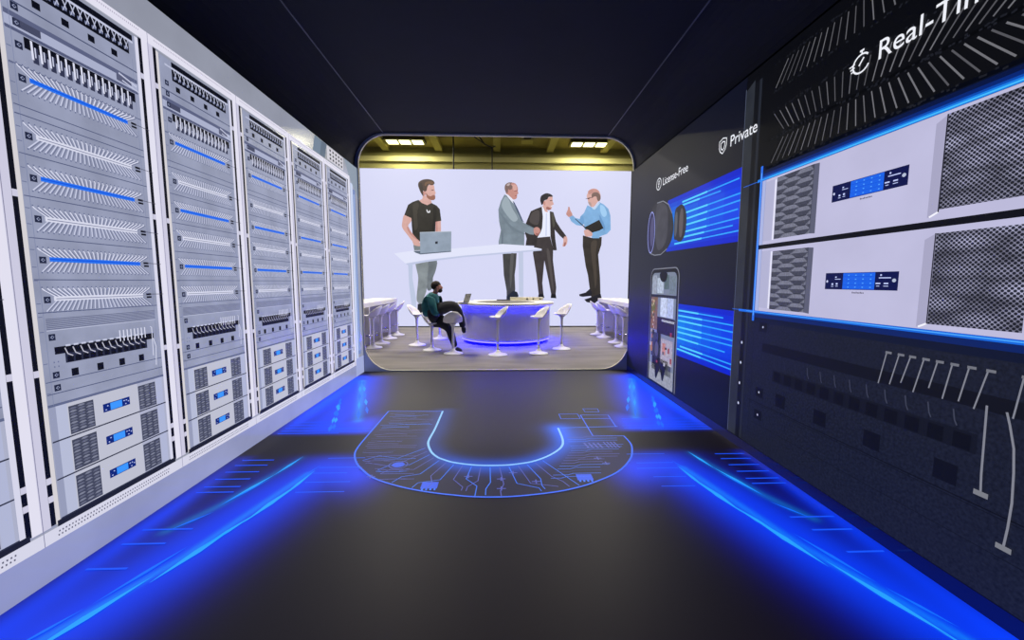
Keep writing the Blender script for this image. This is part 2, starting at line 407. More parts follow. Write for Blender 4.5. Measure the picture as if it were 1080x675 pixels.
def streaks(side, label):
    t = thing('light_streak_graphic', (side*1.9, 3.8, 0), label, 'floor graphic'); O2 = (side*1.9, 3.8, 0)
    cy, cb, cd = led(40, 160, 255), led(20, 110, 255), led(24, 86, 255)
    random.seed(11+side)
    p = Pic(fn_floor, O2)
    S = lambda pts: [(side*x_, y_) for x_, y_ in pts]
    def ln(pts, w, m, l): q = Pic(fn_floor, O2); q.line(pts, w, m, l); q.build('chevron_line', t)
    def seg(a, b_, w, m, l=3):
        # tapering streak
        dx, dy = b_[0]-a[0], b_[1]-a[1]; L_ = hypot(dx, dy); nx, ny = -dy/L_*w*.75, dx/L_*w*.75
        mid = (a[0]+dx*.5, a[1]+dy*.5)
        q = Pic(fn_floor, O2); q.poly(S([a, (mid[0]+nx, mid[1]+ny), b_, (mid[0]-nx, mid[1]-ny)]), m, l); q.build('light_streak', t)
    for a, b_, w in (((1.79, 3.52), (1.86, 3.17), .02), ((1.855, 3.2), (1.99, 2.76), .02), ((1.85, 3.12), (2.0, 2.72), .015), ((1.56, 3.25), (1.62, 2.8), .02),
                     ((1.60, 2.98), (1.70, 2.52), .03), ((1.68, 2.62), (1.80, 2.25), .02), ((1.72, 2.5), (1.86, 2.0), .03), ((1.88, 2.3), (2.02, 1.87), .018),
                     ((1.88, 2.06), (2.06, 1.52), .028), ((2.03, 1.85), (2.14, 1.6), .014), ((1.98, 2.66), (2.13, 2.45), .014), ((2.02, 1.6), (2.2, 1.2), .02), ((1.55, 3.35), (1.66, 3.0), .012)):
        seg(a, b_, w, cy if w > .018 else cb)
    for a, b_ in (((2.25, 6.35), (1.62, 4.45)), ((2.19, 6.3), (1.58, 4.65)), ((2.17, 5.35), (1.80, 4.08)), ((2.12, 5.2), (1.78, 4.15))):
        n = 5
        for k in range(n):
            f0 = k/n; f1 = (k+.9)/n; seg(lerp(a, b_, f0), lerp(a, b_, f1), random.uniform(.02, .034), cy if k % 2 else cb)
    for y_ in (4.08, 4.15, 4.23, 4.32, 4.42): ln(S([(1.42+.4*random.random(), y_), (2.33, y_)]), .018, cd, 2)
    for y_ in (2.12, 2.33, 2.47, 2.92, 3.0, 3.12, 3.24, 3.36, 3.46): ln(S([(1.98+.1*random.random() if y_ < 2.8 else 2.02, y_), (2.3, y_)]), .015, cd, 2)
    for y_ in (2.9, 3.05, 3.2, 3.3, 3.48): ln(S([(1.18+.1*random.random(), y_), (1.55, y_)]), .010, led(40, 110, 255), 2)
    for y_ in (4.13, 4.2): ln(S([(1.38, y_), (1.8, y_)]), .009, led(40, 110, 255), 2)
streaks(-1, 'cyan and blue light streaks on the floor beside the server rack wall')
streaks(1, 'cyan and blue light streaks on the floor beside the black wall with lettering')

# ================================================================ LEFT LED WALL
def fn_left(u, z, l): return (XL+.0011*l, u, z)
OL = (XL, 3.6, 0)
U0, P = 2.0165, .9066
t = thing('led_wall', OL, 'long bright LED wall on the left showing a row of pale server racks', 'LED wall')
bord = mat('led_border', (4, 4, 5), .16, 0, (146, 150, 166), 1, .14, 1.2, 1.0, True)
body = Sol().box(-.15, -4.6, 0, 0, 6.962-3.6, 3.515, black).build('panel_body', t)
face = led(148, 154, 180, .12, 5, True, rough=.3)
p = Pic(fn_left, OL); p.rect(-1, 0, 6.962, 3.515, bord, 1)
# shading pictured on the frame's far end and the perforated vent in its top
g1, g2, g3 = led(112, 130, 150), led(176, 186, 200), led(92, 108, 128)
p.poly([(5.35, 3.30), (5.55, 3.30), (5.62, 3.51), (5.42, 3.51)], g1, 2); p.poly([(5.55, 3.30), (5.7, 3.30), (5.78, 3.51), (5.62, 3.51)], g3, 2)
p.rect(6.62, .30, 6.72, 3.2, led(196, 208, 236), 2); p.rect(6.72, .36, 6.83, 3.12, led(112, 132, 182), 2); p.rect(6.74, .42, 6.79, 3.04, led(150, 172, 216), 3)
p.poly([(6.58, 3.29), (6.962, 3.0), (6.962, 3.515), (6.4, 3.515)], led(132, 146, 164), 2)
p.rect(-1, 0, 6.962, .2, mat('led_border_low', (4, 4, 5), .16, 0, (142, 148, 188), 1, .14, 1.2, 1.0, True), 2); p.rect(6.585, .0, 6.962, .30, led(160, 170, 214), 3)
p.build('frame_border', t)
p = Pic(fn_left, OL); p.rect(5.78, 3.315, 6.35, 3.50, led(206, 204, 214), 3)
for i in range(5):
    for j in range(3): p.rect(5.86+.1*i, 3.335+.055*j, 5.91+.1*i, 3.365+.055*j, led(28, 34, 48), 4)
p.build('vent_panel', t)

WH, WH2, DK, BLK = led(226, 224, 240), led(204, 202, 224), led(34, 40, 66), led(12, 14, 26)
GR, GL, GLL, GD = face, led(176, 182, 208), led(196, 200, 224), led(104, 112, 146)
BLU, LBL = led(40, 116, 236), led(60, 150, 255)
WIRE, WIRE2 = led(206, 210, 234), led(222, 224, 244)
def diamond(p, u, z, s=.016, l=6):
    p.rect(u-s, z-s*1.1, u+s, z+s*1.1, DK, l); p.poly([(u-s*.6, z), (u, z+s*.6), (u+s*.6, z), (u, z-s*.6)], led(150, 158, 190), l+1); p.disc(u, z, s*.3, s*.3, DK, l+2, 8)

def make_rack():
    org = OL; b0 = U0
    class Q(Pic):
        pass
    def fr(u, z, l): return fn_left(b0+u, z, l)
    p = Pic(fr, org)
    p.rect(-.037, .285, .0085, 3.235, WH, 3); p.rect(.0085, .285, .051, 3.235, WH2, 3); p.rect(.007, .2, .0105, 3.29, led(130, 130, 160), 8)
    p.rect(.051, .29, .075, 3.22, BLK, 3); p.rect(.845, .29, .8696, 3.22, BLK, 3)
    for z in (.42, .52, 1.10, 2.02, 2.95): p.rect(.051, z, .075, z+.035, WH2, 4); p.rect(.845, z+.01, .8696, z+.045, WH2, 4)
    p.rect(.075, .285, .096, 3.21, led(214, 210, 214), 3); p.rect(.818, .285, .845, 3.21, led(214, 214, 234), 3)
    p.rect(-.0335-.0, 3.225, .873, 3.29, WH, 5); p.rect(-.037, .2, .8696, .272, led(214, 214, 232), 6); p.rect(.08, .272, .86, .305, led(30, 32, 46), 5)
    for i in range(44):
        for j in range(2): p.rect(.075+.0165*i+.005*j, .222+.02*j, .082+.0165*i+.005*j, .231+.02*j, led(90, 90, 112), 7)
    for i in range(60): p.rect(.06+.0133*i, 3.262, .066+.0133*i, 3.272, led(170, 164, 186), 7)
    rk = p.build('server_rack', t)
    p = Pic(fr, org); p.rect(.096, .305, .818, 3.205, GR, 4)
    for z in [.55, .73, .92]+[1.0, 1.06, 1.16, 1.33, 1.41, 1.48, 1.6, 1.67, 1.76, 1.82, 1.89, 1.97, 2.03, 2.1, 2.17, 2.24, 2.3, 2.37, 2.43, 2.52, 2.58, 2.67, 2.75, 2.84]:
        p.rect(.098, z, .118, z+.004, GD, 5)
    p.rect(.122, .93, .125, 3.05, led(128, 136, 168), 5); p.rect(.787, .93, .790, 3.05, led(128, 136, 168), 5)
    for z in (1.059, .992, 1.431, 1.605, 1.82, 2.03, 2.24, 2.432, 2.475, 2.675): p.rect(.1, z, .815, z+.005, led(80, 88, 122), 5)
    p.build('rack_face', rk)
    # top jack panel
    p = Pic(fr, org); p.rect(.1, 3.165, .80, 3.2, BLK, 5); p.rect(.14, 3.15, .80, 3.162, GLL, 6)
    p.rect(.16, 3.07, .77, 3.15, BLK, 5); p.poly([(.1, 3.05), (.2, 3.05), (.2, 3.2), (.1, 3.2)], GR, 6)
    for i in range(14):
        u = .215+.04*i; p.line([(u, 3.155), (u+.024, 3.1)], .006, GLL, 7); p.line([(u+.03, 3.15), (u+.004, 3.085)], .005, GL, 7); p.rect(u, 3.09, u+.026, 3.105, GD, 6)
    for u in (.228, .366, .506, .645): p.rect(u, 3.003, u+.038, 3.04, BLK, 6)
    p.rect(.1, 2.974, .815, 2.981, led(70, 78, 110), 5); diamond(p, .148, 2.955); diamond(p, .148, 3.03)
    p.build('jack_panel', rk)
    # drawer with recessed handles
    p = Pic(fr, org); p.rect(.1, 2.90, .81, 2.925, led(92, 98, 130), 5); p.rect(.1, 2.85, .81, 2.90, led(170, 176, 204), 5)
    p.rect(.14, 2.862, .255, 2.9, led(70, 74, 100), 6); p.rect(.664, 2.862, .765, 2.9, led(90, 94, 122), 6); p.line([(.68, 2.91), (.8, 2.88)], .01, GLL, 7); p.line([(.7, 2.875), (.82, 2.85)], .008, GLL, 7)
    diamond(p, .15, 2.88); p.build('drawer_panel', rk)
    # cable comb
    p = Pic(fr, org); p.rect(.1, 2.835, .81, 2.852, led(84, 90, 122), 5); p.rect(.175, 2.775, .785, 2.83, BLK, 5)
    for i in range(14):
        u = .2+.0405*i; p.rect(u+.008, 2.72, u+.034, 2.8, led(50, 54, 80), 6); p.poly([(u, 2.825), (u+.01, 2.825), (u+.012, 2.735), (u+.002, 2.735)], WIRE2, 7); p.line([(u+.02, 2.80), (u+.02, 2.75)], .006, WIRE, 7)
    diamond(p, .15, 2.775); p.build('cable_comb', rk)
    # six strips of fanned wires
    for si, z in enumerate((2.621, 2.341, 2.132, 1.926, 1.715, 1.505)):
        p = Pic(fr, org); blue = si % 2 == 0
        p.rect(.18, z-.011, .712, z+.013, BLU if blue else led(216, 218, 236), 7)
        if blue: p.rect(.18, z-.001, .712, z+.005, led(20, 80, 225), 8)
        else: p.rect(.19, z-.002, .712, z+.002, led(110, 116, 150), 8)
        n = 26
        for i in range(n):
            f = i/(n-1); c = .195+.505*f; o_ = .13+.63*f
            zt = z+.058; zb = z-.066
            p.line([(o_, zt), (o_+.006, zt-.008), (c, z+.010)], .0052, WIRE2, 6); p.line([(c, z-.008), (o_+.01, zb)], .005, led(204, 208, 232), 6)
            p.line([(c+.009, z+.010), (o_+.016, zt-.01)], .005, led(112, 118, 148), 6); p.line([(c+.009, z-.008), (o_+.019, zb)], .005, led(112, 118, 148), 6)
            p.rect(o_-.003, zt, o_+.004, zt+.008, GD, 6); p.rect(o_+.006, zb-.008, o_+.013, zb, GD, 6)
        diamond(p, .149, z-.004); p.rect(.735, z+.001, .772, z+.014, BLK, 8); p.rect(.737, z-.018, .774, z-.006, BLK, 8); p.line([(.76, z+.008), (.87, z+.006)], .0035, led(60, 60, 76), 9)
        p.build('wire_strip', rk)
    p = Pic(fr, org)
    for i in range(7): p.rect(.13, 1.342+.009*i, .79, 1.346+.009*i, led(92, 98, 128), 6)
    p.rect(.13, 1.335, .79, 1.338, GLL, 6); p.build('vent_slot', rk)
    # patch panel with dangling cables
    p = Pic(fr, org); p.rect(.156, 1.205, .765, 1.245, BLK, 6); p.rect(.205, 1.15, .71, 1.205, led(40, 44, 66), 6)
    for i in range(12):
        u = .215+.041*i; p.rect(u, 1.152, u+.03, 1.185, BLK, 7); p.line([(u-.01, 1.235), (u+.002, 1.20), (u+.028, 1.185)], .006, led(190, 190, 206), 8); p.rect(u-.005, 1.242, u+.02, 1.252, GLL, 8)
    for i in range(8):
        u = .52+.025*i; p.rect(u, 1.222, u+.007, 1.292, WIRE2, 9); p.rect(u+.009, 1.218, u+.018, 1.24, BLK, 9)
    p.line([(.742, 1.292), (.752, 1.285), (.748, 1.09)], .005, WIRE2, 9); p.line([(.757, 1.21), (.775, 1.15), (.764, 1.02)], .005, WIRE2, 9)
    for u in (.228, .37, .506, .642): p.rect(u, 1.07, u+.037, 1.113, BLK, 6)
    diamond(p, .151, 1.3); diamond(p, .151, 1.094); diamond(p, .151, 1.024)
    for a_, b_ in ((.145, 1.16), (.165, 1.16), (.145, 1.135), (.165, 1.135)): p.rect(a_, b_, a_+.006, b_+.008, GD, 6)
    p.build('patch_panel', rk)
    # three storage servers
    p = Pic(fr, org); p.rect(.096, .925, .818, .94, led(96, 104, 138), 5); p.build('shadow_gap', rk)
    for si, (z0, z1) in enumerate(((.738, .926), (.528, .732), (.31, .523))):
        p = Pic(fr, org); p.rect(.098, z0, .816, z1, led(172, 176, 200), 5); p.rect(.098, z0, .13, z1, led(150, 156, 184), 6); p.rect(.13, z0, .185, z1, led(182, 188, 214), 6)
        p.rect(.185, z0, .61, z1, led(190, 192, 208), 6); p.rect(.748, z0, .80, z1, led(176, 182, 212), 6)
        p.rect(.098, z0-.006, .816, z0+.002, led(46, 50, 70), 7)
        for a_, b_ in ((.19, .325), (.613, .742)):
            p.rect(a_, z0+.008, b_, z1-.02, led(66, 70, 90), 7)
            for r_ in range(9):
                for c in range(3):
                    w = (b_-a_)/3; uu = a_+w*c+w/2; zz = z0+.018+(z1-z0-.04)*r_/9+(.006 if c % 2 else 0)
                    p.poly([(uu-w*.5, zz), (uu-w*.2, zz+.009), (uu+w*.25, zz+.008), (uu+w*.45, zz+.001), (uu, zz-.003)], led(126, 130, 150) if (r_+c) % 2 else led(100, 104, 126), 8)
        zc = (z0+z1)/2; p.rect(.376, zc-.025, .548, zc+.026, led(14, 38, 120), 8); p.rect(.42, zc-.021, .495, zc+.022, LBL, 9)
        for a_, b_ in ((.388, -.012), (.4, .01), (.505, .01), (.52, .01), (.515, -.012), (.534, 0)): p.rect(a_, zc+b_-.003, a_+.008, zc+b_+.003, led(190, 205, 255), 9)
        p.build('storage_server', rk)
    return rk
rk = make_rack()
for k in (-1, 1, 2, 3, 4):
    c = rk.copy(); C.objects.link(c); c.location = (0, P*k, 0)
    for ch in list(rk.children):
        d = ch.copy(); C.objects.link(d); d.parent = c
p = Pic(fn_left, OL); p.rect(U0+5*P-.037, .285, U0+5*P+.028, 3.29, WH, 9); p.rect(U0+5*P-.037, .2, U0+5*P+.028, .285, WH2, 9); p.build('end_post', t)

# ================================================================ RIGHT LED WALL
def fn_right(u, z, l): return (XR-.0011*l, u, z)
OR = (XR, 3.6, 0)
t = thing('led_wall', OR, 'long dark LED wall on the right with white lettering and a giant white server', 'LED wall')
Sol().box(0, -4.6, .09, .15, YE-3.6, 3.515, black).build('panel_body', t)
Sol().box(.0, -4.6, 0, .12, YE-3.6, .088, mat('gloss_base', (6, 8, 22), .06, spec=1.0, emit=(2, 6, 60), es=1)).build('glossy_plinth', t)  # faint blue emission stands in for floor light mirrored in the plinth
p = Pic(fn_right, OR); p.rect(3.80, .09, YE-.005, 3.515, led(14, 17, 34, .12, .8, True, rough=.42), 1); p.rect(3.797, .1, 3.803, 3.4, led(96, 106, 130), 3); p.build('feature_panel', t)
p = Pic(fn_right, OR); p.rect(-1, .09, 3.797, 3.515, led(7, 8, 13), 1)
p.poly([(3.795, .1), (3.735, .1), (3.675, .1), (3.675, 3.43), (3.795, 3.38)], led(42, 46, 54, .2, 4), 2); p.rect(3.675, .1, 3.61, 3.4, led(14, 16, 22), 2); p.rect(3.61, .1, 3.575, 3.4, led(34, 38, 48), 2)
for z in (1.025, .83, .63, .43): p.disc(3.648, z, .012, .014, led(200, 205, 225), 4, 10)
p.build('rack_rail', t)
# black brush strips with fanned wires
def mate(name, fan, z0, z1, u_from, u_to, flip):
    p = Pic(fn_right, OR); p.rect(1.0, z0-.04, 3.45, z1+.04, led(8, 9, 13), 3)
    random.seed(int(z0*100))
    for k in range(150):
        u = random.uniform(1.3, 3.42); z = random.choice([z0-.03, z1+.02])+random.uniform(-.008, .008); p.rect(u, z, u+.014, z+.01, led(28, 30, 38), 4)
    u = u_from; n = 0
    while u > u_to:
        # u is the end away from the hub line
        hub = 2.68+(u-2.68)*fan
        a_, b_ = ((u, z1), (hub, z0)) if not flip else ((hub, z1), (u, z0))
        m = .0085 if u < 2.4 else .0075; v_ = random.choice([84, 98, 112])
        mid = ((a_[0]+b_[0])/2+.008, (a_[1]+b_[1])/2)
        p.line([a_, b_], m, led(v_, v_, v_+6), 5)
        u -= .0665; n += 1
    return p.build(name, t)
mate('wire_strip', .82, 3.225, 3.395, 3.39, 1.4, True)
mate('wire_strip', .82, 2.85, 3.02, 3.39, 1.3, False)
mate('wire_strip', .82, 2.617, 2.79, 3.39, 1.3, True)
p = Pic(fn_right, OR); p.rect(1.0, 2.51, 3.5, 2.60, led(5, 12, 34), 3); p.rect(1.0, 2.51, 3.5, 2.57, led(4, 20, 66), 4); p.rect(1.0, 2.51, 3.51, 2.545, led(4, 38, 116), 5); p.rect(1.0, 2.51, 3.52, 2.524, led(10, 76, 180), 6)
p.rect(1.0, 2.488, 3.55, 2.512, led(24, 128, 232), 7); p.rect(1.0, 2.494, 3.5, 2.502, led(70, 190, 255), 8)
p.rect(.9, 1.322, 3.72, 1.345, led(20, 104, 222), 7); p.rect(.9, 1.332, 3.6, 1.338, led(80, 170, 255), 8); p.rect(.9, 1.24, 3.5, 1.322, led(12, 20, 46), 3); p.rect(.9, 1.285, 3.5, 1.322, led(8, 34, 100), 4)
p.rect(3.485, 1.25, 3.515, 2.62, led(40, 110, 235), 7); p.rect(3.495, 1.3, 3.503, 2.56, led(110, 180, 255), 8); p.rect(3.3, 1.336, 3.82, 1.34, led(40, 120, 255), 9); p.rect(3.4, 2.494, 3.75, 2.498, led(40, 120, 255), 9)
p.build('blue_light_edge', t)

def hexmat():
    m = bpy.data.materials.new('perforated_mesh'); m.use_nodes = True; nt = m.node_tree; b = nt.nodes['Principled BSDF']
    b.inputs['Base Color'].default_value = lin((6, 6, 7)); b.inputs['Roughness'].default_value = .4
    tc = nt.nodes.new('ShaderNodeTexCoord'); mp = nt.nodes.new('ShaderNodeMapping'); mp.inputs['Rotation'].default_value = (pi/4, 0, 0); mp.inputs['Scale'].default_value = (0, 1, 1)
    vo = nt.nodes.new('ShaderNodeTexVoronoi'); vo.inputs['Scale'].default_value = 62; vo.inputs['Randomness'].default_value = 0
    cr = nt.nodes.new('ShaderNodeValToRGB'); cr.color_ramp.elements[0].position = .38; cr.color_ramp.elements[0].color = (0, 0, 0, 1); cr.color_ramp.elements[1].position = .48; cr.color_ramp.elements[1].color = (1, 1, 1, 1)
    mp2 = nt.nodes.new('ShaderNodeMapping'); mp2.inputs['Scale'].default_value = (0, 3.4, 9); mp2.inputs['Rotation'].default_value = (.25, 0, 0)
    nz = nt.nodes.new('ShaderNodeTexVoronoi'); nz.inputs['Scale'].default_value = 1.5; nz.inputs['Randomness'].default_value = .7
    mr = nt.nodes.new('ShaderNodeMapRange'); mr.inputs[1].default_value = .1; mr.inputs[2].default_value = .8; mr.inputs[3].default_value = 1.1; mr.inputs[4].default_value = .25
    mx = nt.nodes.new('ShaderNodeMix'); mx.data_type = 'RGBA'; mx.inputs[6].default_value = lin((30, 32, 46)); mx.inputs[7].default_value = lin((172, 172, 202))
    ml = nt.nodes.new('ShaderNodeVectorMath'); ml.operation = 'SCALE'
    L = nt.links.new
    L(tc.outputs['Object'], mp.inputs[0]); L(mp.outputs[0], vo.inputs['Vector']); L(vo.outputs['Distance'], cr.inputs[0]); L(cr.outputs[0], mx.inputs[0])
    L(tc.outputs['Object'], mp2.inputs[0]); L(mp2.outputs[0], nz.inputs['Vector']); L(nz.outputs['Distance'], mr.inputs[0])
    L(mx.outputs[2], ml.inputs[0]); L(mr.outputs[0], ml.inputs['Scale']); L(ml.outputs[0], b.inputs['Emission Color']); b.inputs['Emission Strength'].default_value = 1
    m.cycles.emission_sampling = 'NONE'
    return m
HX = hexmat()
chw = led(190, 188, 220, .05, 2, True, rough=.3)
for z0, z1, gz0, gz1, lz0, lz1 in ((1.93, 2.488, 1.965, 2.47, 2.155, 2.268), (1.345, 1.893, 1.37, 1.862, 1.552, 1.665)):
    p = Pic(fn_right, OR)
    p.rect(1.0, z0, 3.487, z1, chw, 3); p.rect(3.44, z0, 3.487, z1, led(170, 180, 226), 4); p.rect(3.436, z0, 3.441, z1, led(140, 146, 190), 5)
    p.rect(3.33, z0+.03, 3.436, z1-.02, led(178, 178, 210), 4); p.rect(3.303, z0+.03, 3.32, z1-.03, led(232, 232, 250), 5)
    if z0 > 1.9: p.poly([(3.44, 1.93), (3.1, 1.925), (1.0, 1.928), (1.0, 1.893), (2.9, 1.893)], led(10, 11, 20), 5)
    ch = p.build('server_chassis', t)
    p = Pic(fn_right, OR); p.rect(2.91, gz0, 3.295, gz1, led(52, 54, 68), 6); p.poly([(2.91, gz0), (2.91, gz1), (2.862, gz1-.005), (2.862, gz0-.005)], led(92, 94, 116), 6)
    random.seed(5)
    R = 7
    hh = (gz1-gz0)/R
    for r_ in range(R+1):
        for c in range(4):
            w = .185; uc = 3.27-c*w*.75; zc = gz0+hh*(r_+.5)-(hh/2 if c % 2 else 0)
            def cl(pt): return (min(3.295, max(2.912, pt[0])), min(gz1, max(gz0, pt[1])))
            a_, b_ = w*.56, hh*.44
            top = [cl(q) for q in ((uc+a_, zc), (uc+a_*.5, zc+b_), (uc-a_*.5, zc+b_), (uc-a_, zc))]
            bot = [cl(q) for q in ((uc+a_, zc), (uc+a_*.3, zc-b_), (uc-a_*.6, zc-b_), (uc-a_, zc))]
            p.poly(top, led(118, 120, 138, .25, 90), 7); p.poly(bot, led(66, 68, 84, .25, 90), 7)
    p.build('grille', ch)
    p = Pic(fn_right, OR); p.rect(1.655, gz0+.006, 2.043, gz1-.002, HX, 6) if z0 < 1.9 else p.rect(1.2, gz0+.02, 2.045, gz1, HX, 6)
    p.poly([(2.045, gz0), (2.085, gz0-.012), (2.1, gz0-.016), (2.1, gz1-.03), (2.045, gz1)], led(168, 166, 196), 5)
    p.line([(2.088, gz0-.014), (2.045, gz0+.008)], .01, led(245, 245, 255), 7)
    p.line([(2.045, gz0+.006), (2.045, gz1)], .006, led(24, 24, 34), 8)
    p.build('mesh_grille', ch)
    p = Pic(fn_right, OR); p.rect(2.22, lz0, 2.733, lz1, led(8, 16, 74), 6); p.rect(2.363, lz0+.003, 2.59, lz1-.003, led(24, 98, 232), 7)
    for i in range(4):
        for j in range(4): p.rect(2.385+.052*i, lz0+.014+.026*j, 2.395+.052*i, lz0+.02+.026*j, led(90, 170, 255), 8); 
        p.rect(2.365, lz0+.0045+.027*i, 2.588, lz0+.0065+.027*i, led(16, 76, 210), 8)
    p.disc(2.715, lz0+.055, .008, .009, led(200, 205, 240), 8, 10); p.disc(2.243, lz0+.06, .012, .011, led(180, 190, 215), 8, 12)
    for a_, b_, w_, h_ in ((2.645, .08, .012, .008), (2.63, .068, .045, .004), (2.67, .03, .014, .012), (2.67, .018, .02, .004), (2.635, .032, .014, .012), (2.635, .02, .02, .004), (2.325, .088, .01, .01), (2.30, .073, .075, .006), (2.34, .038, .03, .008), (2.34, .024, .02, .004), (2.29, .038, .028, .008), (2.29, .024, .03, .004)):
        p.rect(a_-w_/2, lz0+b_, a_+w_/2, lz0+b_+h_, led(196, 206, 255), 8)
    p.build('status_display', ch)
    p = Pic(fn_right, OR)
    for i in range(9): p.rect(2.515-.0095*i, lz0-.024, 2.509-.0095*i, lz0-.016+(.003 if i in (0, 3, 6) else 0), led(66, 62, 84), 6)
    p.build('fine_print', ch)
# dark patch panel below
p = Pic(fn_right, OR); dk = led(24, 28, 44, .4, 60, True, rough=.5)
p.rect(-1, .095, 3.57, 1.322, dk, 2); p.rect(-1, .513, 3.52, .519, led(10, 12, 20), 3); p.rect(-1, .5, 3.5, .504, led(14, 17, 28), 3); p.rect(-1, .318, 3.45, .322, led(14, 17, 28), 3)
p.rect(3.48, .2, 3.484, 1.3, led(16, 19, 30), 3); p.rect(1.0, .988, 3.36, 1.066, led(13, 15, 25), 3)
p.poly([(3.21, .755), (3.21, .855), (1.77, .86), (1.77, .76)], led(17, 20, 32), 3)
for i in range(12): u = 3.19-.12*i; p.rect(u, .765, u-.075, .845, led(9, 11, 20), 4); p.line([(u+.01, .955), (u, .90), (u-.012, .875)], .007, led(62, 66, 84) if i > 2 else led(36, 40, 56), 5)
for u in (3.095, 2.695, 2.295, 1.888): p.rect(u-.055, .561, u+.055, .668, led(11, 13, 24), 4)
for z in (1.205, .617, .41): p.rect(3.31, z-.042, 3.36+.05, z+.042, led(10, 12, 20), 4); p.disc(3.36, z, .009, .01, led(190, 195, 210), 5, 8)
p.build('dark_patch_panel', t)
def cable(pts, w, hook, foot):
    p = Pic(fn_right, OR); m = led(128, 130, 142)
    p.line(smooth(pts, 1) if False else pts, w, m, 6)
    if hook: a_ = pts[0]; p.rect(a_[0]-.03, a_[1]-.010, a_[0]+.008, a_[1]+.004, led(112, 114, 124), 7)
    if foot: a_ = pts[-1]; p.rect(a_[0]-.03, a_[1]-.012, a_[0]+.028, a_[1]+.014, led(122, 124, 132), 7)
    p.build('hanging_patch_cable', t)
for a_, b_, z1 in ((2.253, 2.283, .984), (2.18, 2.214, .995), (2.116, 2.151, 1.02), (2.046, 2.08, .985), (1.979, 2.003, 1.03), (1.911, 1.934, .991), (1.838, 1.862, 1.0), (1.762, 1.796, .982), (1.634, 1.648, .985)):
    cable([(a_-.006, 1.185), (b_, z1)], .0072, True, False)
cable([(1.746, 1.015), (1.736, .678), (1.730, .58)], .0095, False, True)
cable([(1.671, 1.007), (1.655, .95), (1.632, .85), (1.622, .74), (1.615, .6), (1.618, .48), (1.625, .375)], .0095, False, True)
# lettering and round signs
TW = led(238, 240, 248)
lettering('lettering_real_time', 'Real-Time', 2.466, 2.958, .625, .112, -1, t, TW, 9, fn_right, OR, .002)
lettering('lettering_private', 'Private', 4.008, 2.955, .41, .106, -1, t, TW, 9, fn_right, OR, .004)
lettering('lettering_license_free', 'License-Free', 5.63, 2.962, .735, .104, -1, t, TW, 9, fn_right, OR, .004)
p = Pic(fn_right, OR); p.ring(2.585, 3.0, .058, .056, .011, TW, 9, -2.7, 2.45); p.line([(2.60, 3.078), (2.57, 3.078)], .012, TW, 9); p.line([(2.60, 2.99), (2.568, 3.03)], .011, TW, 9); p.line([(2.585, 3.058), (2.585, 3.078)], .01, TW, 9)
for k in range(3): p.line([(2.67-.008*k, 3.01-.02*k), (2.63, 3.016-.02*k)], .008, TW, 9)
p.build('stopwatch_sign', t)
p = Pic(fn_right, OR); sh = [(4.21, 3.065), (4.145, 3.085), (4.08, 3.065), (4.08, 3.0), (4.1, 2.96), (4.145, 2.93), (4.19, 2.96), (4.21, 3.0)]
p.line(sh, .011, TW, 9, True); p.line([(4.145+(a-4.145)*.55, 3.008+(b_-3.008)*.55) for a, b_ in sh], .012, TW, 9, True); p.build('shield_sign', t)
p = Pic(fn_right, OR); p.ring(5.775, 3.015, .082, .08, .013, TW, 9); p.ring(5.775, 3.035, .024, .024, .012, TW, 9); p.line([(5.775, 3.012), (5.775, 2.96)], .014, TW, 9); p.line([(5.80, 2.985), (5.775, 2.985)], .012, TW, 9); p.build('round_key_sign', t)
# blue beams
def beams(z0a, z1a, z0b, z1b, ua, ub, lines):
    p = Pic(fn_right, OR)
    n, nc = 12, 6
    za = lambda f: z0a+(z1a-z0a)*f
    zb = lambda f: z0b+(z1b-z0b)*f
    pt = lambda g, f: (ua+(ub-ua)*g, za(f)+(zb(f)-za(f))*g)
    for c in range(nc):
        g0, g1 = c/nc, (c+1)/nc
        for k in range(n):
            f0, f1 = k/n, (k+1)/n; e = sin(pi*(f0+.5/n))**.9; w = 1-.75*g0
            p.poly([pt(g0, f0), pt(g1, f0), pt(g1, f1), pt(g0, f1)], led(2, int(24+8*(1-g0)+e*(88*w+10)), int(196+36*e)), 3)
    for a_, b_, z, zz in lines:
        p.line([(a_, z), (a_+(b_-a_)*.5, (z+zz)/2)], .021, led(84, 206, 255), 4); p.line([(a_+(b_-a_)*.5, (z+zz)/2), (b_, zz)], .015, led(44, 160, 255), 4)
    return p.build('light_beam', t)
beams(2.02, 2.715, 1.995, 2.70, 5.45, 3.803, [(5.02, 3.83, 2.612, 2.604), (5.02, 4.15, 2.573, 2.555), (5.0, 3.80, 2.463, 2.457), (5.0, 3.8, 2.385, 2.39), (5.0, 3.83, 2.311, 2.311), (5.0, 3.8, 2.23, 2.224), (5.0, 3.9, 2.168, 2.164), (5.2, 3.8, 2.104, 2.10)])
beams(.645, 1.32, .66, 1.316, 5.008, 3.803, [(5, 3.98, 1.236, 1.23), (5, 3.8, 1.17, 1.171), (5, 3.8, 1.105, 1.103), (5, 3.8, 1.021, 1.02), (5, 3.8, .955, .965), (5, 3.92, .879, .881), (4.92, 3.8, .779, .777), (5, 3.8, .734, .726)])
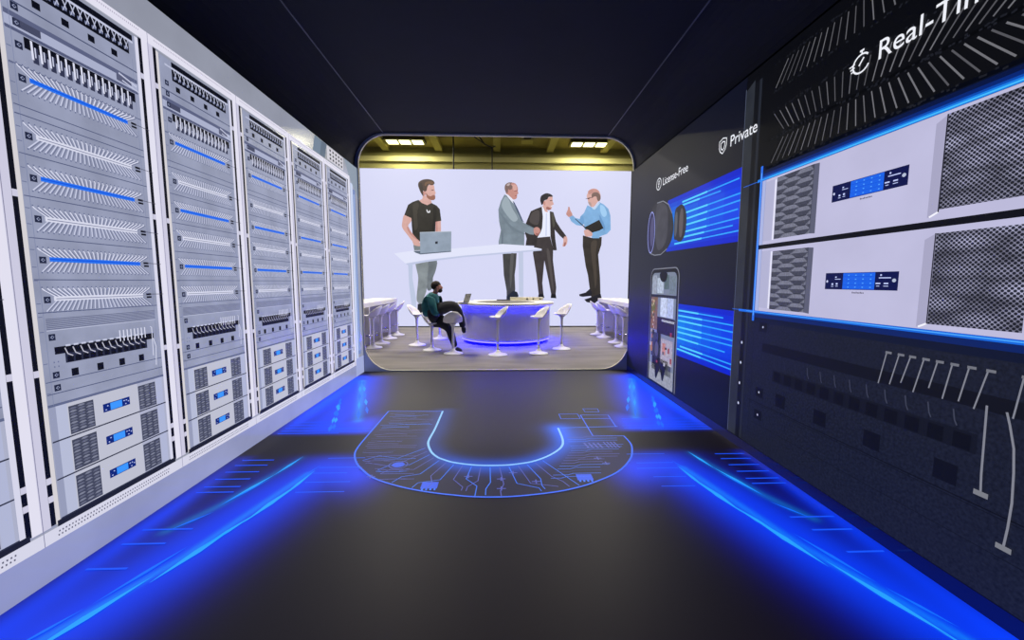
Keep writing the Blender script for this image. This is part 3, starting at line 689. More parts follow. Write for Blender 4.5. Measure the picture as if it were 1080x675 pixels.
# the pictured camera lens barrel
p = Pic(fn_right, OR)
bodypts = smooth([(6.13, 2.30), (6.10, 2.58), (5.98, 2.72), (5.82, 2.755), (5.6, 2.74), (5.42, 2.66), (5.30, 2.52), (5.24, 2.34), (5.28, 2.18), (5.42, 2.06), (5.62, 1.995), (5.85, 2.0), (6.02, 2.04), (6.1, 2.15)], 4)
p.poly(bodypts, led(46, 46, 54, .25, 4), 5)
p.poly(smooth([(5.82, 2.73), (5.6, 2.71), (5.45, 2.6), (5.42, 2.35), (5.48, 2.15), (5.7, 2.06), (5.82, 2.2), (5.86, 2.45)], 4), led(68, 68, 78, .2, 5), 6)
p.line([(5.82, 2.755), (5.6, 2.74), (5.42, 2.66), (5.30, 2.52)], .014, led(130, 134, 146), 7); p.line([(6.02, 2.04), (5.85, 2.0), (5.62, 1.995), (5.42, 2.06)], .014, led(130, 134, 146), 7)
p.disc(6.0, 2.35, .13, .30, led(44, 42, 84), 7, 28); p.disc(5.97, 2.36, .07, .22, led(78, 76, 118), 8, 24); p.ring(6.0, 2.35, .135, .305, .018, led(150, 158, 230), 9)
p.build('pictured_lens_barrel', t)
p = Pic(fn_right, OR); p.poly(smooth([(5.22, 2.52), (5.12, 2.58), (5.0, 2.575), (4.90, 2.46), (4.885, 2.3), (4.93, 2.17), (5.03, 2.12), (5.14, 2.15), (5.22, 2.2)], 4), led(46, 46, 54, .3, 6), 5)
p.poly(smooth([(5.04, 2.53), (4.98, 2.5), (4.97, 2.3), (5.0, 2.18), (5.06, 2.2), (5.08, 2.4)], 4), led(92, 84, 88), 6); p.poly(smooth([(5.2, 2.48), (5.14, 2.5), (5.13, 2.3), (5.17, 2.2), (5.21, 2.26)], 4), led(88, 90, 100), 6); p.build('pictured_lens_mount', t)
# the pictured phone
p = Pic(fn_right, OR); r_ = .1
def rr(u1, u0, z0, z1, r): return [(u1, z0), (u0, z0)]+[(u0+r-r*cos(a*pi/12), z1-r+r*sin(a*pi/12)) for a in range(0, 7)]+[(u1-r+r*sin(a*pi/12), z1-r+r*cos(a*pi/12)) for a in range(0, 7)]
p.poly(rr(5.96, 5.01, .119, 1.80, .13), led(126, 128, 140), 4); p.poly(rr(5.945, 5.028, .119, 1.785, .12), led(16, 18, 24), 5); p.poly(rr(5.90, 5.07, .124, 1.735, .10), led(120, 130, 148), 6)
ph = p.build('pictured_phone', t)
p = Pic(fn_right, OR)
for q, c in (((5.88, 1.42, 5.72, 1.70), (150, 158, 174)), ((5.70, 1.44, 5.48, 1.66), (176, 188, 206)), ((5.46, 1.5, 5.3, 1.7), (86, 104, 110)), ((5.28, 1.44, 5.1, 1.68), (110, 124, 136)), ((5.07, 1.38, 5.9, 1.42), (34, 38, 46)),
             ((5.56, 1.11, 5.34, 1.38), (196, 206, 232)), ((5.33, 1.11, 5.14, 1.38), (176, 188, 224)), ((5.90, .9, 5.66, 1.38), (120, 92, 76)), ((5.88, 1.14, 5.76, 1.3), (96, 112, 84)), ((5.88, .98, 5.78, 1.1), (160, 92, 62)),
             ((5.66, .86, 5.08, 1.1), (40, 34, 40)), ((5.5, 1.04, 5.1, 1.07), (196, 200, 214)), ((5.85, .5, 5.5, .86), (58, 60, 78)), ((5.5, .45, 5.12, .8), (166, 160, 172)), ((5.45, .58, 5.34, .74), (192, 110, 104)),
             ((5.9, .125, 5.08, .38), (150, 154, 164)), ((5.8, .3, 5.25, .5), (28, 30, 38)), ((5.88, .56, 5.8, .7), (176, 120, 96)), ((5.3, .3, 5.15, .45), (70, 74, 86)), ((5.6, .36, 5.55, .9), (16, 18, 26))):
    a, b_, c2, d = q; p.rect(a, b_, c2, d, led(*c, .25, 25), 7)
random.seed(4)
for k in range(26):
    u = random.uniform(5.78, 5.88); z = random.uniform(.75, 1.36); p.disc(u, z, .018, .02, led(*random.choice([(176, 92, 60), (84, 108, 70), (190, 176, 150), (70, 54, 48)])), 8, 8)
for k in range(16):
    u = random.uniform(5.12, 5.85); z = random.uniform(.3, .9); p.rect(u, z, u+.05, z+random.uniform(.02, .09), led(*random.choice([(24, 26, 34), (186, 188, 200), (90, 94, 110), (150, 60, 60)])), 8)
p.disc(5.64, .62, .10, .15, led(40, 42, 54), 9, 16); p.disc(5.64, .62, .07, .11, led(86, 84, 100), 10, 16)
p.poly([(5.7, .42), (5.3, .42), (5.38, .2), (5.42, .2), (5.5, .36), (5.62, .18), (5.66, .2)], led(24, 26, 32), 9)
p.poly(smooth([(5.62, 1.70), (5.58, 1.735), (5.4, 1.735), (5.36, 1.70), (5.4, 1.62), (5.5, 1.6), (5.58, 1.63)], 3), led(10, 10, 14), 9)
p.build('screen_picture', ph)

# ================================================================ FAR LED SCREEN (a picture of four standing men)
def fn_s(px, py, l):
    a = at(px, py, YS); return (a.x, YS-.002-.004*l, a.z)
OS = (0, YS, 0)
t = thing('led_screen', OS, 'giant white LED screen behind the round counter showing four standing men', 'screen')
Sol().box(-4.70, 0, .03, 4.63, .30, 5.425, mat('cabinet_black', (14, 14, 15), .6)).box(-4.86, -.02, .03, -4.70, .35, 5.43, mat('cabinet_black')).box(4.63, -.02, .03, 4.72, .35, 5.43, mat('cabinet_black')).build('screen_frame', t)
def fn_sw(x, z, l): return (x, YS-.002-.004*l, z)
p = Pic(fn_sw, OS); p.rect(-4.68, .04, 4.61, 5.42, led(214, 216, 245, .012, .4, True, rough=.6), 0); p.build('display_surface', t)
def Z(ox, oy, s): return lambda pts: [(ox+a/s, oy+b_/s) for a, b_ in pts]
TBL, TBE = led(226, 229, 250), led(176, 190, 220)
def figure(name, shapes, label):
    # first shape set makes the part mesh, named sets become its pieces
    first = None
    for nm, items in shapes:
        p = Pic(fn_s, OS)
        for m, pts, l, sm in items:
            p.poly(smooth(pts, 3) if sm else pts, m, l)
        o = p.build(nm, first or t)
        if first is None: first = o; o['label'] = label
    return first
SK, SK2, SKD = led(214, 168, 160, .06, 8), led(196, 142, 134, .06, 8), led(160, 104, 98)
A = Z(415, 185, 9.643); B = Z(410, 240, 7.5)
blk = led(46, 44, 40, .22, 5)
f1 = figure('pictured_person', [
    ('pictured_person', [(SK, A([(300, 195), (345, 222), (378, 245), (388, 292), (345, 306), (285, 280), (265, 255), (295, 238)]), 4, 1),
        (SK, A([(345, 108), (395, 92), (414, 108), (420, 150), (431, 182), (423, 195), (425, 238), (400, 252), (370, 242), (340, 222), (325, 180), (335, 140)]), 5, 1),
        (SK2, A([(303, 165), (318, 160), (330, 180), (322, 206), (308, 200)]), 6, 1),
        (led(150, 100, 84), A([(334, 178), (350, 202), (378, 214), (402, 203), (424, 206), (424, 240), (402, 254), (368, 246), (340, 222)]), 6, 1), (led(92, 60, 56), A([(385, 150), (410, 146), (412, 153), (388, 157)]), 7, 0), (SKD, A([(398, 208), (422, 204), (422, 210), (400, 214)]), 7, 0),
        (SK, A([(112, 400), (188, 430), (180, 470), (150, 515), (192, 590), (265, 660), (262, 680), (205, 680), (148, 612), (92, 535), (90, 480)]), 3, 1), (SK2, A([(150, 520), (192, 592), (262, 660), (262, 672), (180, 610), (140, 545)]), 4, 1),
        (SK, A([(430, 462), (482, 460), (484, 575), (428, 575)]), 3, 0), (SK2, A([(430, 470), (448, 468), (450, 575), (428, 575)]), 4, 0),
        (SK, B([(190, 92), (225, 105), (256, 130), (256, 148), (206, 142), (192, 120)]), 6, 1)]),
    ('hair', [(led(74, 56, 48), A([(252, 100), (262, 68), (300, 46), (350, 40), (400, 52), (419, 78), (408, 96), (385, 101), (362, 96), (346, 122), (336, 160), (316, 164), (303, 158), (306, 212), (285, 188), (265, 145)]), 7, 1),
        (led(112, 82, 62), A([(330, 70), (385, 62), (410, 80), (388, 92), (350, 88), (330, 112), (318, 100)]), 8, 1), (led(52, 42, 40), A([(262, 95), (290, 80), (300, 120), (300, 160), (280, 160)]), 8, 1)]),
    ('t_shirt', [(blk, A([(255, 250), (290, 282), (345, 304), (388, 282), (440, 308), (472, 345), (487, 462), (430, 472), (425, 600), (275, 640), (272, 672), (235, 640), (195, 592), (187, 510), (184, 436), (112, 402), (150, 300), (195, 272)]), 5, 0),
        (led(64, 60, 54), A([(200, 300), (260, 290), (240, 400), (250, 520), (215, 560), (205, 440)]), 6, 1), (led(32, 31, 30), A([(405, 330), (440, 340), (430, 460), (415, 560), (395, 560), (405, 440)]), 6, 1)]),
    ('shirt_emblem', [(led(230, 230, 236), A([(336, 350), (346, 348), (350, 366), (362, 372), (366, 356), (375, 358), (374, 380), (354, 384), (341, 372)]), 8, 0)]),
    ('trousers', [(led(122, 130, 134, .16, 4), B([(195, 138), (256, 138), (256, 205), (205, 200)]), 3, 0), (led(134, 142, 146, .16, 4), B([(218, 270), (308, 268), (306, 400), (300, 490), (285, 540), (255, 604), (226, 585), (222, 540), (230, 460), (234, 390), (221, 330)]), 3, 1),
        (led(112, 120, 126, .16, 4), B([(312, 266), (381, 262), (372, 340), (350, 400), (350, 470), (322, 500), (302, 480), (304, 400)]), 2, 1)]),
    ('shoe', [(led(28, 34, 38), B([(230, 605), (262, 600), (266, 650), (262, 680), (228, 680)]), 4, 0)])],
    'picture of a bearded man in a black t-shirt standing behind a laptop')
C5 = Z(510, 245, 8.43); A3 = Z(515, 185, 9.643)
gj = led(124, 138, 150, .14, 4)
figure('pictured_person', [
    ('pictured_person', [(SK2, A3([(172, 122), (198, 84), (240, 74), (280, 88), (300, 130), (300, 168), (307, 186), (293, 195), (290, 230), (266, 246), (235, 238), (212, 215), (182, 190)]), 5, 1),
        (SK, A3([(235, 100), (275, 95), (292, 130), (288, 150), (262, 160), (248, 130)]), 6, 1), (led(150, 88, 88), A3([(262, 158), (296, 152), (297, 160), (264, 166)]), 7, 0), (led(166, 96, 96), A3([(268, 206), (292, 200), (292, 208), (270, 214)]), 7, 0),
        (SK2, A3([(462, 540), (500, 528), (527, 556), (520, 592), (495, 614), (466, 594)]), 12, 1), (SKD, A3([(478, 585), (500, 592), (518, 580), (505, 612), (490, 614)]), 13, 1)]),
    ('hair', [(led(128, 104, 100), A3([(166, 135), (174, 96), (208, 74), (245, 76), (226, 92), (246, 112), (240, 140), (216, 150), (204, 142), (196, 182), (178, 172)]), 7, 1), (led(190, 172, 172), A3([(185, 100), (210, 82), (222, 90), (205, 110)]), 8, 1)]),
    ('collar', [(led(232, 234, 250), A3([(174, 186), (200, 198), (245, 240), (262, 268), (250, 285), (200, 225)]), 8, 0), (led(60, 76, 104), A3([(246, 262), (262, 272), (300, 345), (352, 462), (366, 482), (340, 462)]), 9, 0)]),
    ('suit_jacket', [(gj, A3([(165, 196), (200, 214), (246, 268), (272, 318), (312, 398), (355, 480), (420, 512), (478, 540), (462, 606), (420, 600), (366, 576), (366, 640), (364, 752), (300, 762), (200, 756), (106, 752), (105, 675), (128, 560), (110, 470), (102, 350), (130, 260)]), 7, 0),
        (led(112, 126, 138), A3([(112, 370), (165, 430), (240, 520), (360, 586), (364, 600), (250, 560), (160, 460)]), 9, 1), (led(158, 172, 182), A3([(170, 220), (210, 250), (240, 330), (300, 440), (250, 470), (170, 380), (135, 300)]), 8, 1), (led(104, 116, 130), A3([(140, 560), (150, 600), (146, 750), (130, 750)]), 9, 0)]),
    ('trousers', [(led(68, 68, 68, .18, 4), C5([(170, 192), (294, 186), (287, 300), (276, 380), (282, 500), (275, 560), (206, 590), (205, 520), (180, 380)]), 3, 0), (led(90, 90, 90), C5([(240, 200), (268, 200), (256, 380), (240, 500), (232, 400)]), 4, 1)]),
    ('shoe', [(led(34, 40, 44), C5([(204, 570), (262, 520), (298, 530), (310, 560), (306, 590), (284, 600), (204, 598)]), 5, 0)])],
    'picture of a balding man in a grey suit jacket, seen from the side')
A4 = Z(540, 195, 10.385)
dj = led(50, 46, 48, .2, 5)
figure('pictured_person', [
    ('pictured_person', [(SK, A4([(342, 185), (385, 160), (400, 138), (440, 132), (444, 180), (457, 214), (441, 224), (432, 264), (402, 278), (370, 262), (342, 225)]), 6, 1), (SK2, A4([(340, 185), (356, 182), (366, 205), (356, 226), (342, 216)]), 7, 1),
        (led(90, 60, 58), A4([(412, 172), (440, 168), (440, 176), (414, 180)]), 8, 0), (led(238, 230, 232), A4([(422, 232), (444, 224), (440, 236), (424, 242)]), 8, 0), (SKD, A4([(385, 240), (428, 262), (400, 278), (372, 262)]), 7, 1),
        (SK, A4([(333, 226), (378, 262), (390, 300), (360, 296), (336, 262)]), 4, 1),
        (SK, A4([(562, 578), (592, 562), (606, 600), (600, 645), (580, 672), (552, 672), (562, 625)]), 6, 1), (SKD, A4([(575, 630), (590, 635), (580, 668), (565, 672)]), 7, 1)]),
    ('hair', [(led(38, 36, 42), A4([(308, 165), (318, 124), (370, 94), (422, 104), (446, 130), (402, 134), (386, 160), (352, 174), (338, 210), (324, 222), (312, 192)]), 8, 1)]),
    ('white_shirt', [(led(232, 236, 254), A4([(322, 240), (338, 240), (360, 292), (386, 302), (408, 290), (418, 310), (420, 566), (278, 576), (310, 510), (328, 470), (336, 350)]), 5, 0), (led(196, 204, 234), A4([(372, 310), (380, 310), (378, 560), (366, 560)]), 6, 0)]),
    ('suit_jacket', [(dj, A4([(325, 240), (337, 350), (330, 470), (312, 522), (278, 575), (262, 668), (148, 664), (160, 590), (138, 515), (150, 425), (205, 290), (262, 264)]), 6, 0), (dj, A4([(413, 290), (452, 300), (482, 400), (532, 480), (594, 562), (562, 592), (528, 562), (466, 492), (474, 600), (490, 716), (452, 718), (420, 566), (418, 460)]), 6, 0),
        (led(78, 72, 72), A4([(225, 300), (290, 280), (300, 360), (280, 440), (210, 420), (190, 380)]), 7, 1), (led(30, 28, 30), A4([(160, 430), (300, 480), (290, 500), (150, 440)]), 7, 0), (led(76, 74, 66), A4([(430, 310), (452, 320), (470, 420), (452, 470), (438, 400)]), 7, 1)]),
    ('trousers', [(led(62, 56, 58, .15, 4), C5([(462, 50), (590, 38), (618, 150), (616, 250), (646, 490), (640, 552), (600, 548), (580, 440), (540, 250), (522, 450), (532, 548), (490, 556), (470, 380), (438, 186)]), 5, 0), (led(84, 78, 78), C5([(560, 170), (585, 170), (612, 380), (620, 520), (600, 440)]), 6, 1)]),
    ('shoe', [(led(26, 26, 28), C5([(488, 552), (530, 545), (540, 582), (484, 582)]), 6, 0)]), ('shoe', [(led(26, 26, 28), C5([(600, 548), (640, 550), (646, 586), (596, 584)]), 6, 0)])],
    'picture of a dark-haired man in a black suit and white shirt')
D6 = Z(590, 190, 11.25); D7 = Z(595, 245, 8.44)
bs = led(126, 174, 220, .1, 5)
figure('pictured_person', [
    ('pictured_person', [(SK, D6([(330, 165), (350, 122), (400, 102), (450, 114), (482, 160), (486, 222), (462, 250), (440, 275), (410, 315), (375, 318), (348, 285), (332, 232), (322, 190)]), 6, 1), (SK2, D6([(340, 130), (400, 106), (448, 120), (470, 150), (400, 152), (350, 170)]), 7, 1), (led(176, 150, 146), D6([(338, 262), (370, 268), (378, 312), (352, 296)]), 8, 1),
        (SK2, D6([(80, 395), (98, 352), (104, 318), (120, 326), (128, 360), (148, 395), (152, 432), (122, 444), (86, 418)]), 6, 1), (SK, D6([(288, 600), (330, 588), (386, 630), (376, 668), (310, 668), (294, 640)]), 12, 1)]),
    ('hair', [(led(122, 96, 90), D6([(380, 170), (410, 148), (452, 150), (480, 178), (486, 222), (466, 254), (446, 236), (436, 198), (402, 200), (384, 214)]), 8, 1)]),
    ('glasses', [(led(50, 36, 42), D6([(306, 224), (360, 208), (398, 204), (398, 208), (362, 214), (350, 226), (338, 228), (330, 222), (310, 228)]), 9, 0)]),
    ('blue_shirt', [(bs, D6([(330, 300), (376, 322), (410, 332), (470, 262), (520, 288), (578, 342), (602, 420), (606, 590), (560, 640), (478, 668), (470, 690), (388, 690), (366, 640), (300, 600), (290, 520), (262, 545), (200, 535), (140, 492), (114, 440), (158, 420), (192, 452), (240, 462), (250, 430), (290, 390)]), 7, 0),
        (led(110, 160, 210), D6([(250, 430), (280, 440), (292, 500), (264, 530), (240, 480)]), 8, 1), (led(160, 204, 242), D6([(480, 300), (530, 320), (560, 400), (530, 440), (490, 400)]), 8, 1), (led(104, 152, 202), D6([(470, 420), (490, 440), (540, 560), (520, 600), (480, 480)]), 8, 1), (led(186, 214, 240), D6([(378, 324), (412, 330), (470, 264), (478, 276), (420, 352), (396, 348)]), 8, 0)]),
    ('folder', [(led(38, 36, 34), D6([(288, 565), (470, 472), (520, 572), (470, 600), (388, 624), (336, 604)]), 9, 0), (led(30, 30, 46), D6([(180, 462), (188, 458), (300, 556), (294, 566)]), 10, 0)]),
    ('trousers', [(led(54, 49, 46, .2, 4), D7([(166, 28), (240, 50), (334, 42), (330, 110), (302, 200), (318, 400), (322, 540), (302, 582), (240, 582), (226, 500), (210, 380), (190, 300), (164, 120)]), 5, 0), (led(74, 66, 60), D7([(240, 90), (290, 80), (280, 200), (290, 400), (275, 500), (262, 380), (240, 200)]), 6, 1)]),
    ('shoe', [(led(34, 34, 42), D7([(132, 552), (190, 536), (225, 505), (247, 530), (242, 566), (162, 574), (136, 568)]), 6, 0)]), ('shoe', [(led(34, 34, 42), D7([(178, 598), (250, 574), (322, 545), (332, 585), (268, 632), (200, 622)]), 7, 0)])],
    'picture of a man in a light blue shirt holding a black folder')
p = Pic(fn_s, OS)
p.poly([(430.5, 279), (435.3, 278.5), (435, 293), (438.8, 314.6), (439.5, 331), (434.5, 325), (431.5, 300)], led(190, 200, 226), 1)
p.poly([(547, 266), (551.8, 266), (552.1, 313.5), (547.4, 312)], led(192, 201, 226), 1)
p.poly([(416, 267.3), (437, 264.3), (470, 263), (530, 257.5), (554, 259), (571.3, 262.6), (571, 264), (530, 267.8), (490, 271), (450, 276), (431, 279.6), (428, 278)], TBL, 10)
p.poly([(428, 278), (450, 274.2), (490, 269.6), (530, 266.3), (571.3, 262.9), (571, 264.4), (530, 268), (490, 271.3), (450, 276.3), (431, 280)], led(192, 200, 228), 11)
o = p.build('pictured_table', t)
p = Pic(fn_s, OS)
p.poly(B([(196, 186), (256, 184), (256, 214), (215, 200)]), led(96, 108, 124), 11); p.poly(B([(248, 38), (497, 30), (495, 192), (252, 213)]), led(146, 160, 178, .1, 3), 12); p.poly(B([(248, 38), (497, 30), (497, 35), (250, 43)]), led(182, 192, 204), 13); p.poly(B([(252, 205), (495, 186), (495, 193), (252, 214)]), led(92, 104, 120), 13)
p.poly(B([(370, 112), (390, 110), (389, 130), (370, 131)]), led(40, 44, 56), 14)
p.build('pictured_laptop', o)

# ================================================================ ROUND COUNTER, STOOLS, SIDE COUNTERS
white = mat('white_laminate', (226, 224, 220), .45); cream = mat('cream_laminate', (214, 208, 186), .5); white2 = mat('counter_base_white', (190, 188, 196), .5)
ledb = mat('blue_led_strip', (0, 0, 40), .5, emit=(10, 8, 255), es=55, sample=True)
def ringsol(b, cx, cy, prof, m, n=64, close=True):
    """prof: list of (a, b, z) ellipses swept as a closed section"""
    i = b._mi(m); R = [[b.bm.verts.new((cx+pa*cos(2*pi*k/n), cy+pb*sin(2*pi*k/n), z)) for k in range(n)] for pa, pb, z in prof]
    L_ = len(R)
    for q in range(L_ if close else L_-1):
        A_, B_ = R[q], R[(q+1) % L_]
        for k in range(n):
            f = b.bm.faces.new((A_[k], A_[(k+1) % n], B_[(k+1) % n], B_[k])); f.material_index = i
DX, DY = .2, 10.72
t = thing('round_counter', (DX, DY, 0), 'white ring-shaped bar counter with blue light under its top, in front of the giant screen', 'counter')
b = Sol(); ringsol(b, 0, 0, [(1.30, 1.25, 1.0), (1.30, 1.25, 1.06), (.80, .72, 1.06), (.80, .72, 1.0)], white); b.build('counter_top', t)
b = Sol(); ringsol(b, 0, 0, [(1.2, 1.15, .11), (1.2, 1.15, 1.0), (.86, .78, 1.0), (.86, .78, .11)], white2); b.build('counter_body', t)
b = Sol(); ringsol(b, 0, 0, [(1.255, 1.205, .985), (1.255, 1.205, .998), (1.215, 1.165, .998), (1.215, 1.165, .985)], ledb); b.build('top_light_strip', t)
b = Sol(); ringsol(b, 0, 0, [(1.19, 1.14, .085), (1.19, 1.14, .108), (1.14, 1.09, .108), (1.14, 1.09, .085)], mat('blue_led_base', (0, 0, 40), .5, emit=(10, 8, 255), es=190, sample=True)); b.build('base_light_strip', t)
b = Sol(); ringsol(b, 0, 0, [(1.1, 1.05, 0), (1.1, 1.05, .11), (.9, .82, .11), (.9, .82, 0)], black); b.build('plinth', t)
b = Sol().box(.15, .80, 1.06, 1.12, 1.0, 1.15, cream)
for x_ in (.62, .8, 1.0): b.box(x_, .795, 1.085, x_+.05, .80, 1.12, black)
b.box(-.25, -.0+.72, 1.061, .15, .95, 1.08, mat('desk_mat_dark', (44, 38, 30), .6)); b.build('socket_console', t)

def stool(x, y, h, back, label, group=None, ring=False):
    """back: direction (degrees) in which the backrest stands"""
    t = thing('bar_stool', (x, y, 0), label, 'bar stool', group, radians(back))
    wm = mat('stool_white', (224, 222, 222), .35)
    Sol().lathe([(.215, 0), (.215, .012), (.20, .022), (.14, .036), (.08, .055), (.045, .085), (.032, .12)], wm).build('base', t)
    Sol().lathe([(.032, .11), (.028, .3), (.026, h*.6), (.030, h-.1), (.045, h-.05), (.085, h-.008)], wm, n=18).build('pole', t)
    b = Sol(); i = b._mi(wm); n, mm = 28, 9; G = []
    for j in range(mm+1):
        s_ = j/mm; row = []
        for k in range(n):
            th = 2*pi*k/n; c = max(0, cos(th)); bk = c**.8 if c > 0 else 0
            r = .215*(s_**.75)*(1-.10*bk*s_)+.05*bk*s_**3
            wz = .035*s_**3+(.235*bk)*(s_**2.6)
            row.append(b.bm.verts.new((r*cos(th)*(1-.12*(cos(th) < 0)), r*sin(th)*(1.0-.12*bk*s_), h+wz-.005)))
        G.append(row)
    for j in range(mm):
        for k in range(n):
            if j == 0 and False: pass
            f = b.bm.faces.new((G[j][k], G[j][(k+1) % n], G[j+1][(k+1) % n], G[j+1][k])); f.smooth = True; f.material_index = i
    bmesh.ops.remove_doubles(b.bm, verts=b.bm.verts, dist=.0005)
    gs = bmesh.ops.solidify(b.bm, geom=list(b.bm.faces), thickness=.016)
    b.build('seat_shell', t)
    if ring:
        rr_ = .15; Sol().tube([(rr_*cos(a_*pi/10)*-1-.02, rr_*sin(a_*pi/10), .30) for a_ in range(-6, 7)], .01, mat('stool_chrome', (190, 190, 200), .2, 1)).build('footrest', t)
    return t
stool(-1.013, 8.70, .69, -80, 'white bar stool seen from behind, in front of the knees of the seated man', 'bar stools around the round counter')
stool(-1.56, 9.15, .62, 170, 'white bar stool under the man in the teal jacket', 'bar stools around the round counter')
stool(-2.06, 9.91, .76, 165, 'white bar stool behind the seated man, left of the man', 'bar stools around the round counter')
stool(-1.66, 11.0, .76, 160, 'white bar stool farthest back beside the left of the round counter', 'bar stools around the round counter')
stool(-.016, 8.50, .81, 15, 'white bar stool standing alone in front of the middle of the round counter', 'bar stools around the round counter')
stool(.897, 8.65, .80, 20, 'white bar stool in front of the right end of the round counter', 'bar stools around the round counter')
stool(1.507, 9.25, .82, 25, 'white bar stool just beyond the right end of the round counter, against the screen', 'bar stools around the round counter')

def side_counter(s, label):
    y0, y1 = 8.3, 12.6; xf = 3.22*s; xb = 4.0*s
    t = thing('side_counter', (xf, (y0+y1)/2, 0), label, 'counter')
    a_, b_ = sorted((0, xb-xf)); L_ = (y1-y0)/2
    Sol().box(a_, -L_, .97, b_, L_, 1.08, white).build('counter_top', t, .006)
    for yy in (-L_, -.55, L_-.08): Sol().box(a_+.02, yy+.01, 0, b_-.02, yy+.07, .97, white).build('side_panel', t)
    sc = .5*s; x0_, x1_ = sorted((sc, sc+.04)); Sol().box(x0_, -L_+.06, .0, x1_, L_-.06, .97, mat('counter_back_grey', (150, 148, 150), .6)).build('back_panel', t)
side_counter(-1, 'white bar counter along the left side of the carpeted area')
side_counter(1, 'white bar counter along the right side of the carpeted area')
for x_, y_, bk, lb in ((-3.03, 9.5, -10, 'nearest white bar stool at the left side counter'), (-3.04, 10.2, -8, 'second nearest white bar stool at the left side counter'), (-3.08, 11.1, 0, 'third white bar stool at the left side counter, partly hidden'), (-3.05, 11.85, 5, 'farthest white bar stool at the left side counter')):
    stool(x_, y_, .76, bk, lb, 'bar stools at the side counters', True)
for x_, y_, bk, lb in ((3.10, 9.55, 188, 'nearest white bar stool at the right side counter'), (3.12, 10.2, 186, 'second nearest white bar stool at the right side counter'), (3.06, 11.2, 182, 'third white bar stool at the right side counter'), (3.02, 11.8, 178, 'farthest white bar stool at the right side counter, by its end')):
    stool(x_, y_, .76, bk, lb, 'bar stools at the side counters', True)

# laptop on the round counter
a = at(485, 321, 9.85)
t = thing('laptop', (-.93, 10.1, 1.06), 'open grey laptop standing on the left end of the round counter', 'laptop', None, radians(68))
lg = mat('laptop_grey', (120, 122, 122), .4, .4)
Sol().box(-.16, -.115, 0, .16, .115, .016, lg).build('keyboard_base', t, .004)
b = Sol().box(-.16, -.005, 0, .16, .006, .235, lg); o = b.build('lid', t, .003); o.location = (0, -.112, .014); o.rotation_euler = (radians(18), 0, 0)
o2 = Sol().box(-.15, .0065, .012, .15, .0075, .225, mat('laptop_display', (20, 22, 30), .2, emit=(120, 140, 170), es=.5)).build('display', o)

# ---------------------------------------------------------------- the seated man
MY = 9.05
base = at(456, 372, MY); OM = Vector((base.x, MY, 0))
def J(px, py, dy=0): a = at(px, py, MY); return Vector((a.x, a.y+dy, a.z))-OM
t = thing('person', tuple(OM), 'man in a teal jacket and black trousers sitting at the round counter', 'person')
skin = mat('skin', (196, 140, 116), .5); teal = mat('teal_jacket', (24, 96, 104), .8, noise=.2, nscale=12); trou = mat('black_trousers', (14, 18, 30), .8, noise=.2, nscale=12)
hairm = mat('dark_brown_hair', (40, 28, 24), .8, noise=.3, nscale=40); shoe_m = mat('black_shoe', (20, 20, 26), .45); sole_m = mat('white_sole', (200, 200, 210), .5)
def limb(pts, rs): return [(J(px, py, dy), r) for (px, py, dy), r in zip(pts, rs)]
ARM_N = [(456, 313.5, -.19), (458, 321, -.26), (460.5, 330, -.25), (466, 327.5, -.13), (470.5, 324.5, -.03)]
ARM_F = [(456.5, 313.5, .19), (461, 321, .25), (465, 328, .24), (471, 325, .16), (475, 322, .09)]
LEG_N = [(458, 329, -.11), (469, 324, -.13), (479, 321.5, -.10), (485, 331, -.04), (488.6, 345.5, .0)]
LEG_F = [(458, 337, .09), (466, 341, .09), (473.5, 346, .06), (477, 357, .02), (480.3, 366.3, -.01)]
body = grow('body', [
    [(J(454, 334), .10), (J(453.5, 328), .10), (J(454, 320), .12), (J(456, 313.5), .09), (J(458, 310), .06), (J(459.6, 307.8), .06), (J(461, 305), .095), (J(461.5, 302), .108), (J(461.6, 299.4), .09)],
    [3]+limb(ARM_N, (.05, .045, .04, .035, .03)), [3]+limb(ARM_F, (.05, .045, .04, .035, .03)),
    [0]+limb(LEG_N, (.07, .065, .06, .05, .045)), [0]+limb(LEG_F, (.07, .065, .06, .05, .045))], skin, t, 2)
def blob(name, c, r, m, parent, sx=1, sy=1, sz=1, rot=0):
    bm_ = bmesh.new(); bmesh.ops.create_uvsphere(bm_, u_segments=16, v_segments=10, radius=1)
    for v in bm_.verts:
        x_, y_, z_ = v.co.x*r*sx, v.co.y*r*sy, v.co.z*r*sz; v.co = Vector((x_*cos(rot)+z_*sin(rot), y_, -x_*sin(rot)+z_*cos(rot)))+c
    for f in bm_.faces: f.smooth = True
    me = bpy.data.meshes.new(name); bm_.to_mesh(me); bm_.free(); me.materials.append(m); return link(name, me, parent)
hc = J(461.6, 302.6)
blob('nose', hc+Vector((.098, 0, -.02)), .02, skin, body, 1, .8, 1.3)
for sy in (-1, 1): blob('ear', hc+Vector((-.008, sy*.09, -.012)), .028, skin, body, .8, .4, 1.2); blob('eye', hc+Vector((.085, sy*.034, .008)), .011, mat('eye_dark', (30, 20, 18), .3), body, .6, 1, .6)
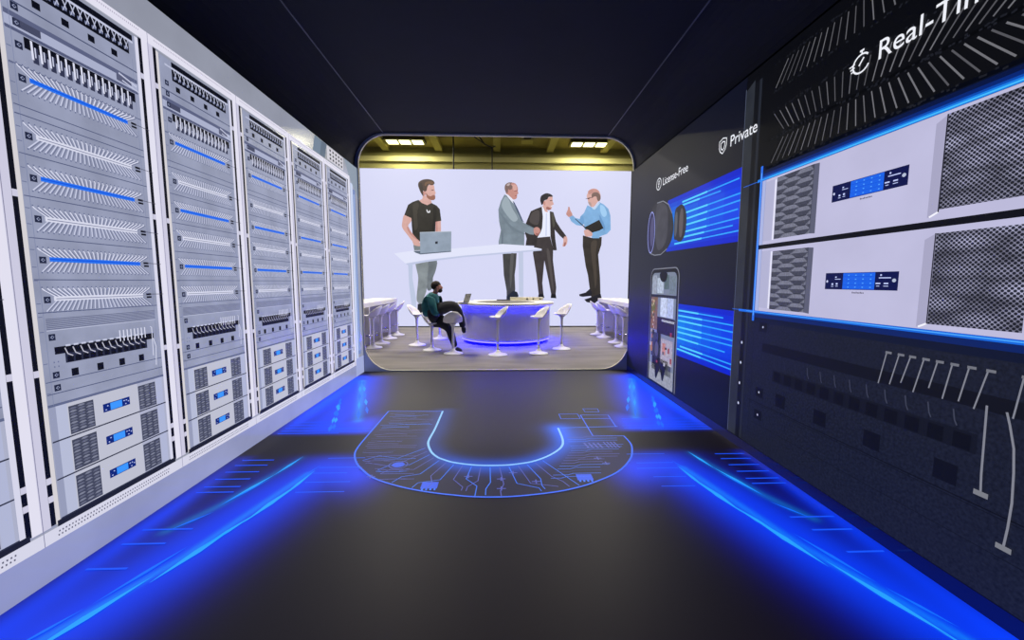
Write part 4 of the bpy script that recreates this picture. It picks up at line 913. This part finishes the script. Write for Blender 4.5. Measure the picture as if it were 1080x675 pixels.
blob('hair', hc+Vector((-.042, 0, .032)), .116, hairm, t, 1.0, .93, .93, -.3)
blob('beard', hc+Vector((.046, 0, -.078)), .066, hairm, t, .95, 1.05, .85, .3)
for sg, w in ((-1, J(471, 324.3, -.03)), (1, J(475.5, 321.8, .09))):
    for k in range(4):
        yb = (k-1.5)*.02; L_ = (.028, .034, .032, .025)[k]
        grow('finger', [[(w+Vector((.0, yb, 0)), .0095), (w+Vector((.035, yb, .004)), .009), (w+Vector((.035+L_, yb, -.012)), .0085), (w+Vector((.04+L_, yb, -.04)), .0075)]], skin, body, 1)
    grow('thumb', [[(w+Vector((-.005, .02*sg, .0)), .011), (w+Vector((.02, -.045*sg, -.004)), .0095), (w+Vector((.04, -.055*sg, -.016)), .0085)]], skin, body, 1)
grow('jacket', [
    [(J(455.8, 334), (.22, .20)), (J(454.2, 328), (.235, .22)), (J(453.8, 320.5), (.235, .23)), (J(456, 314), (.18, .19)), (J(458.3, 310), (.10, .10))],
    [3]+limb(ARM_N, (.11, .10, .088, .07, .055)), [3]+limb(ARM_F, (.11, .10, .088, .07, .055))], teal, t, 2)
grow('trousers', [
    [(J(455, 335.5), (.19, .18)), (J(456, 332), (.17, .16))],
    [0]+limb(LEG_N, (.17, .165, .13, .095, .07)), [0]+limb(LEG_F, (.15, .135, .11, .088, .07))], trou, t, 2)
def shoe(a_, b_): return grow('shoe', [[(a_, .06), (a_+(b_-a_)*.5+Vector((0, 0, -.005)), .06), (b_, .042)]], shoe_m, t, 2)
s1 = shoe(J(488.4, 344.2, .0), J(490, 351.5, -.02))
s2 = shoe(J(480.4, 367.2, -.01), J(487.8, 370, -.04))
Sol().tube([tuple(J(479.4, 370.6, -.01)), tuple(J(484, 371.6, -.02)), tuple(J(488.5, 371.9, -.04))], .022, sole_m).build('sole', s2)

# ================================================================ WORLD
w = bpy.data.worlds.new('world'); scene.world = w; w.use_nodes = True
w.node_tree.nodes['Background'].inputs[0].default_value = (.008, .009, .014, 1); w.node_tree.nodes['Background'].inputs[1].default_value = 1
